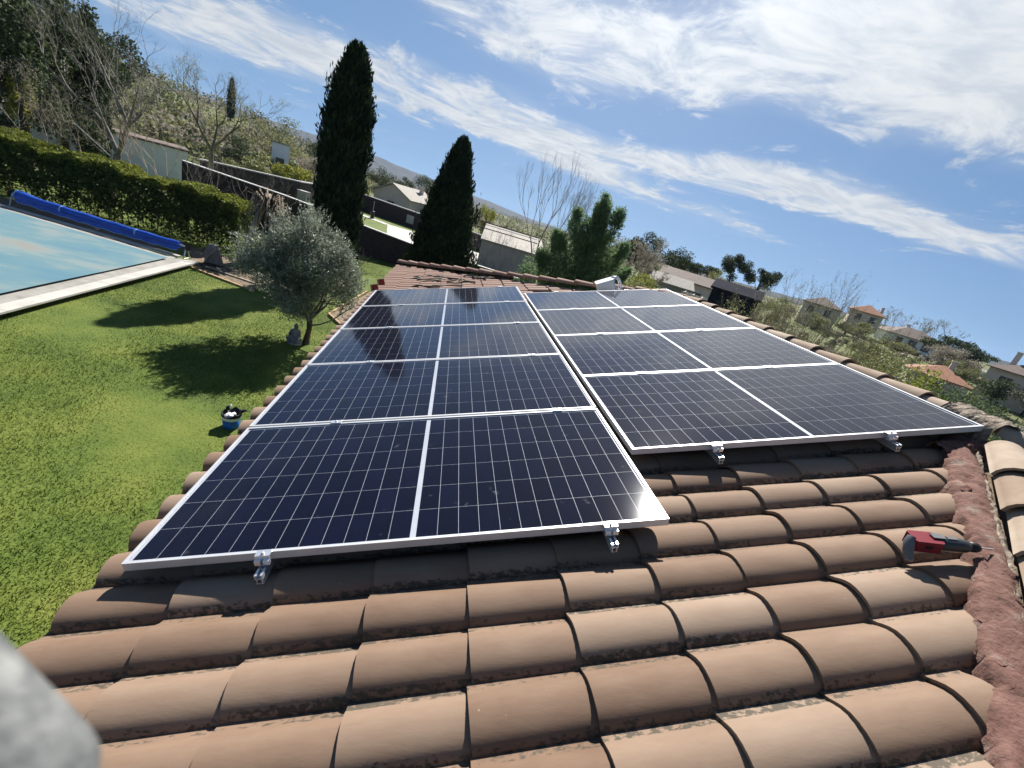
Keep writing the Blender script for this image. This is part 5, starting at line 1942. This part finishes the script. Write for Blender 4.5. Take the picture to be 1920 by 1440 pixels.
# greenhouse slats
def frames():
    e = tag(empty('slatted_frames', (25.4, 36.6, -2.2), R(-33)), 'low pale slatted garden frames left of the dark shed', 'garden frames')
    for i in range(7):
        MB().box(-2.6 + i * .8, -2.52 + i * .8, -1.6, 1.6, 1.7 - .03 * i, 1.78 - .03 * i).build('slat', 'concrete_pale', e)
    for j in range(3):
        MB().box(-2.8, 2.8, -1.5 + j * 1.45, -1.40 + j * 1.45, 1.60, 1.69).build('rail', 'coping_grey', e)
    for x in (-2.6, 2.6):
        for y in (-1.4, 1.4):
            MB().box(x - .05, x + .05, y - .05, y + .05, -1.5, 1.6).build('post', 'coping_grey', e)


frames()
leafy_tree('grey_bush', 'grey leafless bush hugging the left side of the dark shed', (17.0, 24.0, -4.4), 4, (1.2, 1.0, 1.5), (0, 0, 3.4), 'dry_leaf', 2600, 103, .12, 14, (.3, .5), cat='bush', shell=.8)
leafy_tree('grey_bush', 'grey bush hugging the right side of the dark shed', (20.6, 21.2, -4.4), 4, (1.2, 1.0, 1.8), (0, 0, 4.0), 'dry_leaf', 2600, 104, .12, 14, (.3, .5), cat='bush', shell=.8)

# flowering saplings beyond the ridge
sap = [(11.6, 12.6, 6.6, 111, 'leftmost flowering sapling beyond the ridge, beside the dark shed'), (12.6, 12.0, 7.0, 112, 'second flowering sapling beyond the ridge, left of the tallest'), (13.2, 11.6, 7.6, 113, 'tallest bare flowering sapling beyond the ridge'),
       (14.0, 11.2, 6.6, 114, 'flowering sapling just right of the tallest one'), (15.2, 11.9, 7.2, 115, 'rightmost tall flowering sapling, against the sky'), (14.8, 10.6, 6.0, 116, 'low flowering sapling under the rightmost tall one')]
for i, (x, y, h, s, lab) in enumerate(sap):
    bare_tree('flowering_sapling', lab, (x, y, -4.5), h * .76, .045, 5, 'bark_pale', s, .34, first=.40, up=.22, wig=.10, buds='spring_leaf', budn=1700, budsize=.034, group='flowering saplings beyond the ridge', shrink=.76)
for i, (x, y, rr, zz, s, lab) in enumerate(((11.3, 11.0, 1.0, 4.1, 127, 'pale blossom bush between the shed corner and the tallest sapling'), (15.9, 11.0, 1.2, 4.5, 128, 'pale blossom bush behind the right hand saplings'), (10.4, 11.9, 1.0, 4.0, 121, 'pale blossom bush in front of the dark shed corner'), (12.9, 10.7, 1.2, 4.2, 122, 'pale blossom bush below the tallest sapling'), (14.6, 9.7, 1.1, 4.3, 123, 'pale blossom bush right of the saplings'))):
    leafy_tree('blossom_bush', lab, (x, y, -4.5), 4, (rr, rr, 1.2), (0, 0, zz), 'spring_leaf', 3600, s, .07, 20, (.3, .5), cat='bush', shell=.8, tr=.06, group='blossom bushes beyond the ridge')
leafy_tree('yellow_bush', 'bright yellow green bush right behind the ridge', (13.4, 7.9, -4.5), 4, (1.0, .9, .9), (0, 0, 4.35), 'hedge_new_leaf', 3200, 125, .09, 16, (.35, .5), cat='bush')
leafy_tree('grey_green_bush', 'dull grey green bush right of the yellow green one behind the ridge', (14.0, 7.1, -4.5), 4, (1.1, .9, .9), (0, 0, 3.9), 'scrub_leaf', 3200, 126, .09, 16, (.35, .5), cat='bush')
# deep green trees at lower right
gm = [(17.0, 9.6, 1.9, 1.5, 3.6, 131, 'green tree at lower right, leftmost, under the lane'), (20.5, 11.2, 2.3, 1.7, 3.7, 132, 'green tree at lower right, second from the left'), (18.0, 7.3, 1.9, 1.5, 3.1, 133, 'green tree at lower right, in front of the second one'),
      (22.5, 8.6, 2.3, 1.7, 3.3, 134, 'green tree at lower right, middle of the clump'), (25.5, 10.6, 2.2, 1.7, 3.3, 135, 'green tree at lower right, rear of the clump'), (21.5, 5.6, 2.1, 1.6, 2.7, 136, 'green tree at lower right, nearest the hip of the roof'),
      (26.5, 7.0, 2.2, 1.6, 2.9, 137, 'green tree at lower right, beside the frame edge'), (30.0, 12.4, 2.4, 1.8, 3.6, 138, 'green tree at lower right, below the orange roofed cottage'), (16.0, 4.6, 1.8, 1.4, 2.6, 139, 'green tree at lower right, lowest beside the hip caps')]
for i, (x, y, rx, rz, cz, s, lab) in enumerate(gm):
    leafy_tree('green_tree', lab, (x, y, -4.7), 5, (rx, rx, rz), (0, 0, cz), 'grove_leaf', 15000, s, .10, 34, (.22, .42), group='green trees at lower right', aspect=.32)
leafy_tree('dome_pine', 'wide dome shaped pine on the right skyline', (92.0, 63.5, -3.6), 7, (5.6, 5.0, 2.1), (0, 0, 5.3), 'pine_leaf', 9000, 141, .34, 34, (.22, .36), group='skyline trees on the right')
leafy_tree('bare_dome_tree', 'pale leafless round tree in front of the dome pine', (80.5, 55.0, -3.6), 7, (3.8, 3.4, 2.0), (0, 0, 4.0), 'dry_leaf', 5200, 142, .26, 26, (.25, .42), shell=.8)
for i, (x, y, rx, rz, cz, mat, s, lab) in enumerate((
        (72, 47, 2.6, 1.5, 2.7, 'scrub_leaf', 151, 'olive green bush left below the dome pine'), (69, 40.5, 2.4, 1.5, 2.6, 'pine_leaf', 152, 'dark bush beside the orange roofed cottage'), (84, 56, 2.4, 1.3, 1.9, 'pine_leaf', 153, 'dark tree right of the white wing'),
        (93, 73, 1.8, .8, .7, 'scrub_leaf', 154, 'low bush below the front of the white villa'), (86, 68, 2.2, .9, .9, 'scrub_leaf', 155, 'green bush on the bank below the white villa'), (76, 41, 2.3, 1.4, 2.4, 'dry_leaf', 156, 'grey bush left of the villa at the right edge'),
        (54, 43, 2.2, 1.2, 2.2, 'scrub_leaf', 157, 'green bush on the bank above the lane'), (62, 49, 2.2, 1.0, 1.2, 'scrub_leaf', 158, 'scrubby bush between the lane and the white villa'), (70, 36.0, 2.2, 1.4, 2.2, 'scrub_leaf', 159, 'light green bush right of the orange roofed cottage'),
        (80, 38, 3.0, 1.6, 2.2, 'dry_leaf', 160, 'pale grey bush below the villa at the right edge'), (63, 73, 2.6, 1.5, 2.6, 'scrub_leaf', 161, 'olive tree behind the flowering saplings'), (52, 62, 2.8, 1.6, 2.4, 'scrub_leaf', 162, 'olive scrub right of the pair of pines'), (71, 72, 2.2, 1.3, 1.6, 'spring_leaf', 163, 'pale budding bush below the beige villa'), (79, 73.5, 2.4, 1.3, 1.5, 'scrub_leaf', 164, 'olive bush between the beige and the orange roofed villas'), (84, 75, 2.0, 1.2, 2.0, 'spring_leaf', 165, 'pale budding bush below the orange roofed villa'))):
    leafy_tree('hillside_bush', lab, (x, y, terrain_z(x, y)), 4, (rx, rx, rz), (0, 0, cz), mat, 2600, s, .24, 16, (.3, .48), cat='bush', group='bushes on the right slope')
for i, (x, y, s, lab) in enumerate(((106.5, 90.0, 171, 'thin bare tree above the left end of the white villa roof'), (111.5, 88.0, 172, 'thin bare tree above the middle of the white villa roof'), (115.5, 86.0, 173, 'thin bare tree above the right end of the white villa roof'))):
    bare_tree('bare_tree', lab, (x, y, -2.5), 8.0, .12, 5, 'bark_grey', s, .5, first=.3, buds='scrub_leaf', budn=700, budsize=.2, group='bare trees behind the white villa')


# trees around the gabled house and the plain behind
mid = [(-13.5, 90, 2.8, 2.0, 4.0, 'pine_leaf', 'dark tree behind the left side of the gabled house'), (-10.0, 93, 2.2, 1.8, 4.0, 'pine_leaf', 'dark tree directly left above the gabled house'), (-5.4, 90, 3.2, 2.2, 5.2, 'pine_leaf', 'broad dark tree right above the gabled house'), (-2.4, 91, 2.6, 2.0, 5.0, 'pine_leaf', 'dark tree right of the broad one behind the gabled house'),
       (-16.5, 80, 2.6, 1.8, 2.7, 'scrub_leaf', 'olive green tree left of the gabled house'), (-19.0, 68, 2.6, 1.8, 2.6, 'dry_leaf', 'grey bush beside the tall cypress, over the boundary wall'), (-13.4, 72, 1.6, .8, 1.2, 'yellow_leaf', 'yellow green bush touching the left corner of the gabled house'),
       (-17.8, 56, 2.0, 1.3, 1.8, 'yellow_leaf', 'bright yellow green bush left of the tall cypress'), (-20.6, 51, 2.2, 1.6, 2.0, 'spring_leaf', 'pale budding tree left of the yellow green bush'), (-24.5, 60, 2.4, 2.2, 2.8, 'pine_leaf', 'dark tree beside the tiny white house'),
       (-27.5, 78, 4.0, 3.0, 4.6, 'scrub_leaf', 'olive green tree behind the tiny white house'), (-24.5, 92, 3.0, 2.6, 5.4, 'pine_leaf', 'rounded dark tree on the skyline left of the tall cypress'), (-19.8, 88, 3.0, 2.0, 4.2, 'dry_leaf', 'grey tree below the rounded dark skyline tree'),
       (3.0, 80, 2.6, 1.5, 2.4, 'dry_leaf', 'grey bush right of the low annex'), (9.0, 60, 2.0, 1.5, 2.0, 'scrub_leaf', 'olive bush beyond the grey house'), (6.4, 84, 1.6, 2.6, 3.0, 'yellow_leaf', 'yellow green tree peeking out right of the second cypress')]
for i, (x, y, rx, rz, cz, mat, lab) in enumerate(mid):
    leafy_tree('distant_tree', lab, (x, y, terrain_z(x, y)), 5, (rx, rx, rz), (0, 0, cz), mat, 3400, 200 + i, .24, 18, (.28, .46), group='trees around the gabled house')
# lamp posts
for (x, y, h, lab) in ((-23.5, 32.8, 6.6, 'thin pale street lamp before the corner evergreen'), (-3.6, 82, 5.4, 'thin street lamp behind the gabled house')):
    e = tag(empty('street_lamp', (x, y, -2.9)), lab, 'street lamp', 'street lamps')
    MB().tube([(0, 0, 0), (0, 0, h), (-.15, 0, h + .25), (-.6, 0, h + .35)], [.06, .045, .04, .035], 8).build('pole', 'coping_grey', e)
    MB().box(-1.05, -.55, -.09, .09, h + .30, h + .38).build('lamp_head', 'coping_grey', e)
# white slatted ladder leaning among the trees
def ladder():
    e = tag(empty('ladder', mat=Matrix.Translation((-18.55, 28.6, -1.6)) @ Matrix.Rotation(R(38), 4, 'Z') @ Matrix.Rotation(R(-48), 4, 'Y')), 'white slatted ladder leaning below the slim dark conifer', 'ladder')
    for y in (-.24, 0, .24):
        MB().box(-.025, .025, y - .03, y + .03, 0, 2.6).build('rail', 'render_white', e)
    for k in range(8):
        MB().box(-.016, .016, -.21, .21, .2 + k * .3, .25 + k * .3).build('rung', 'render_white', e)


ladder()


def hillside():
    """countless scrub and trees on the left hillside and the plain: reads as one mass"""
    rr = np.random.default_rng(77)
    cl = []
    def put(n, azr, rrange, size, zoff=0.0, hfac=1.0):
        for _ in range(n):
            az = R(rr.uniform(*azr))
            r = math.exp(rr.uniform(math.log(rrange[0]), math.log(rrange[1])))
            x, y = .9 + r * math.sin(az), -1.35 + r * math.cos(az)
            s = rr.uniform(*size) * (.6 + r / 260)
            z = terrain_z(x, y)
            cl.append((x, y, z + s * .55 * hfac + zoff, s, s, s * .8 * hfac, r))
    put(560, (-46, -13), (62, 240), (1.6, 3.0))
    put(420, (-14, 14), (110, 420), (1.2, 2.6))
    put(300, (14, 62), (135, 420), (.8, 1.6))
    put(420, (24, 61), (40, 135), (.5, 1.05))
    P, S, k = [], [], 0
    for (x, y, z, a, b, c, r) in cl:
        n = int(150 if r < 130 else 70)
        d = rr.normal(size=(n, 3))
        d /= np.linalg.norm(d, axis=1, keepdims=True)
        q = np.array((x, y, z)) + d * np.array((a, b, c)) * (rr.uniform(0, 1, n) ** .5)[:, None] * (1 + .25 * np.sin(d[:, :1] * 5))
        P.append(q)
        S.append(np.full(n, .22 + a * .14))
    P, S = np.concatenate(P), np.concatenate(S)
    pick = rr.uniform(0, 1, len(cl))
    ids = np.repeat(np.arange(len(cl)), [int(150 if c[6] < 130 else 70) for c in cl])
    for lo, hi, mat, name, lab in ((0, .5, 'scrub_leaf', 'hillside_scrub', 'olive green scrub covering the hillside and the plain'), (.5, .84, 'dry_leaf', 'hillside_dry_scrub', 'grey leafless scrub covering the hillside and the plain'), (.84, 1, 'pine_leaf', 'hillside_wood', 'dark evergreen wood scattered over the hillside and the plain')):
        m = (pick[ids] >= lo) & (pick[ids] < hi)
        tag(link(name, leaf_mesh(name, P[m], S[m], .6), mat), lab, 'scrub', kind='stuff')


hillside()

# overhead wires on the right
for i, (a, b, lab) in enumerate((((16, 12.6, -.95), (24, 4.0, -2.6), 'upper of two thin overhead wires crossing the green trees at lower right'), ((15.6, 12.2, -1.15), (23.4, 3.9, -2.85), 'lower of two thin overhead wires crossing the green trees at lower right'))):
    a, b = Vector(a), Vector(b)
    pts = [a.lerp(b, t) - Vector((0, 0, .5 * t * (1 - t))) for t in np.linspace(0, 1, 14)]
    tag(MB().tube(pts, .010, 5).build('overhead_wire', 'cable_pale'), lab, 'wire', 'overhead wires')


# ================================================================== GLOVED HAND AT THE LENS
def build_glove():
    """grey woollen glove of the hand holding the camera; one fingertip shows in the lower left corner"""
    CM = camo.matrix_world.copy()
    F = 813.23
    def cp(px, py, d):
        return Vector(((px - 960) / F * d, -(py - 720) / F * d, -d))
    D = 0.085
    me = bpy.data.meshes.new('glove')
        # thumb tip at the lens, the four fingers curled below the frame
    thumb = [cp(-930, 660, D * 1.1), cp(-500, 1020, D * 1.04), cp(-180, 1372, D), cp(92, 1602, D * 1.02)]
    palm = cp(-1500, 700, D * 1.25)
    wrist = cp(-2300, 900, D * 1.4)
    knuck = [cp(-1350, 1150 + 330 * k, D * 1.2) for k in range(4)]
    mids = [cp(-1000, 1250 + 340 * k, D * 1.15) for k in range(4)]
    tips = [cp(-760, 1330 + 350 * k, D * 1.1) for k in range(4)]
    V = [palm, wrist]
    E = [(0, 1)]
    Rr = [.034, .028]
    for q, (k, mi, ti) in enumerate(zip(knuck, mids, tips)):
        i = len(V)
        V += [k, mi, ti]
        E += [(0, i), (i, i + 1), (i + 1, i + 2)]
        Rr += [.0125, .0115, .0100]
    i = len(V)
    V += thumb
    E += [(0, i), (i, i + 1), (i + 1, i + 2), (i + 2, i + 3)]
    Rr += [.019, .0185, .0180, .0160]
    me.from_pydata([tuple(v) for v in V], E, [])
    o = bpy.data.objects.new('glove', me)
    COL.objects.link(o)
    o.matrix_world = CM
    sk = o.modifiers.new('skin', 'SKIN')
    for i, s in enumerate(me.skin_vertices[0].data):
        s.radius = (Rr[i], Rr[i])
        s.use_root = (i == 0)
    sk.use_smooth_shade = True
    sb = o.modifiers.new('sub', 'SUBSURF')
    sb.levels = 3
    sb.render_levels = 3
    me.materials.append(MATS['wool_grey'])
    tag(o, 'blurred grey woollen fingertip of a glove in the lower left corner', 'glove')


build_glove()

# ================================================================== AIR
def build_haze():
    m = bpy.data.materials.new('haze')
    m.use_nodes = True
    nt = m.node_tree
    nt.nodes.remove(nt.nodes['Principled BSDF'])
    v = nt.nodes.new('ShaderNodeVolumePrincipled')
    v.inputs['Color'].default_value = (0.52, 0.70, 1.0, 1)
    v.inputs['Density'].default_value = 0.00010
    v.inputs['Anisotropy'].default_value = 0.0
    nt.links.new(v.outputs[0], nt.nodes['Material Output'].inputs['Volume'])
    MATS['haze'] = m
    o = MB().box(-3600, 3600, -3600, 3600, -14, 84).build('haze', 'haze')
    o['kind'] = 'stuff'


build_haze()
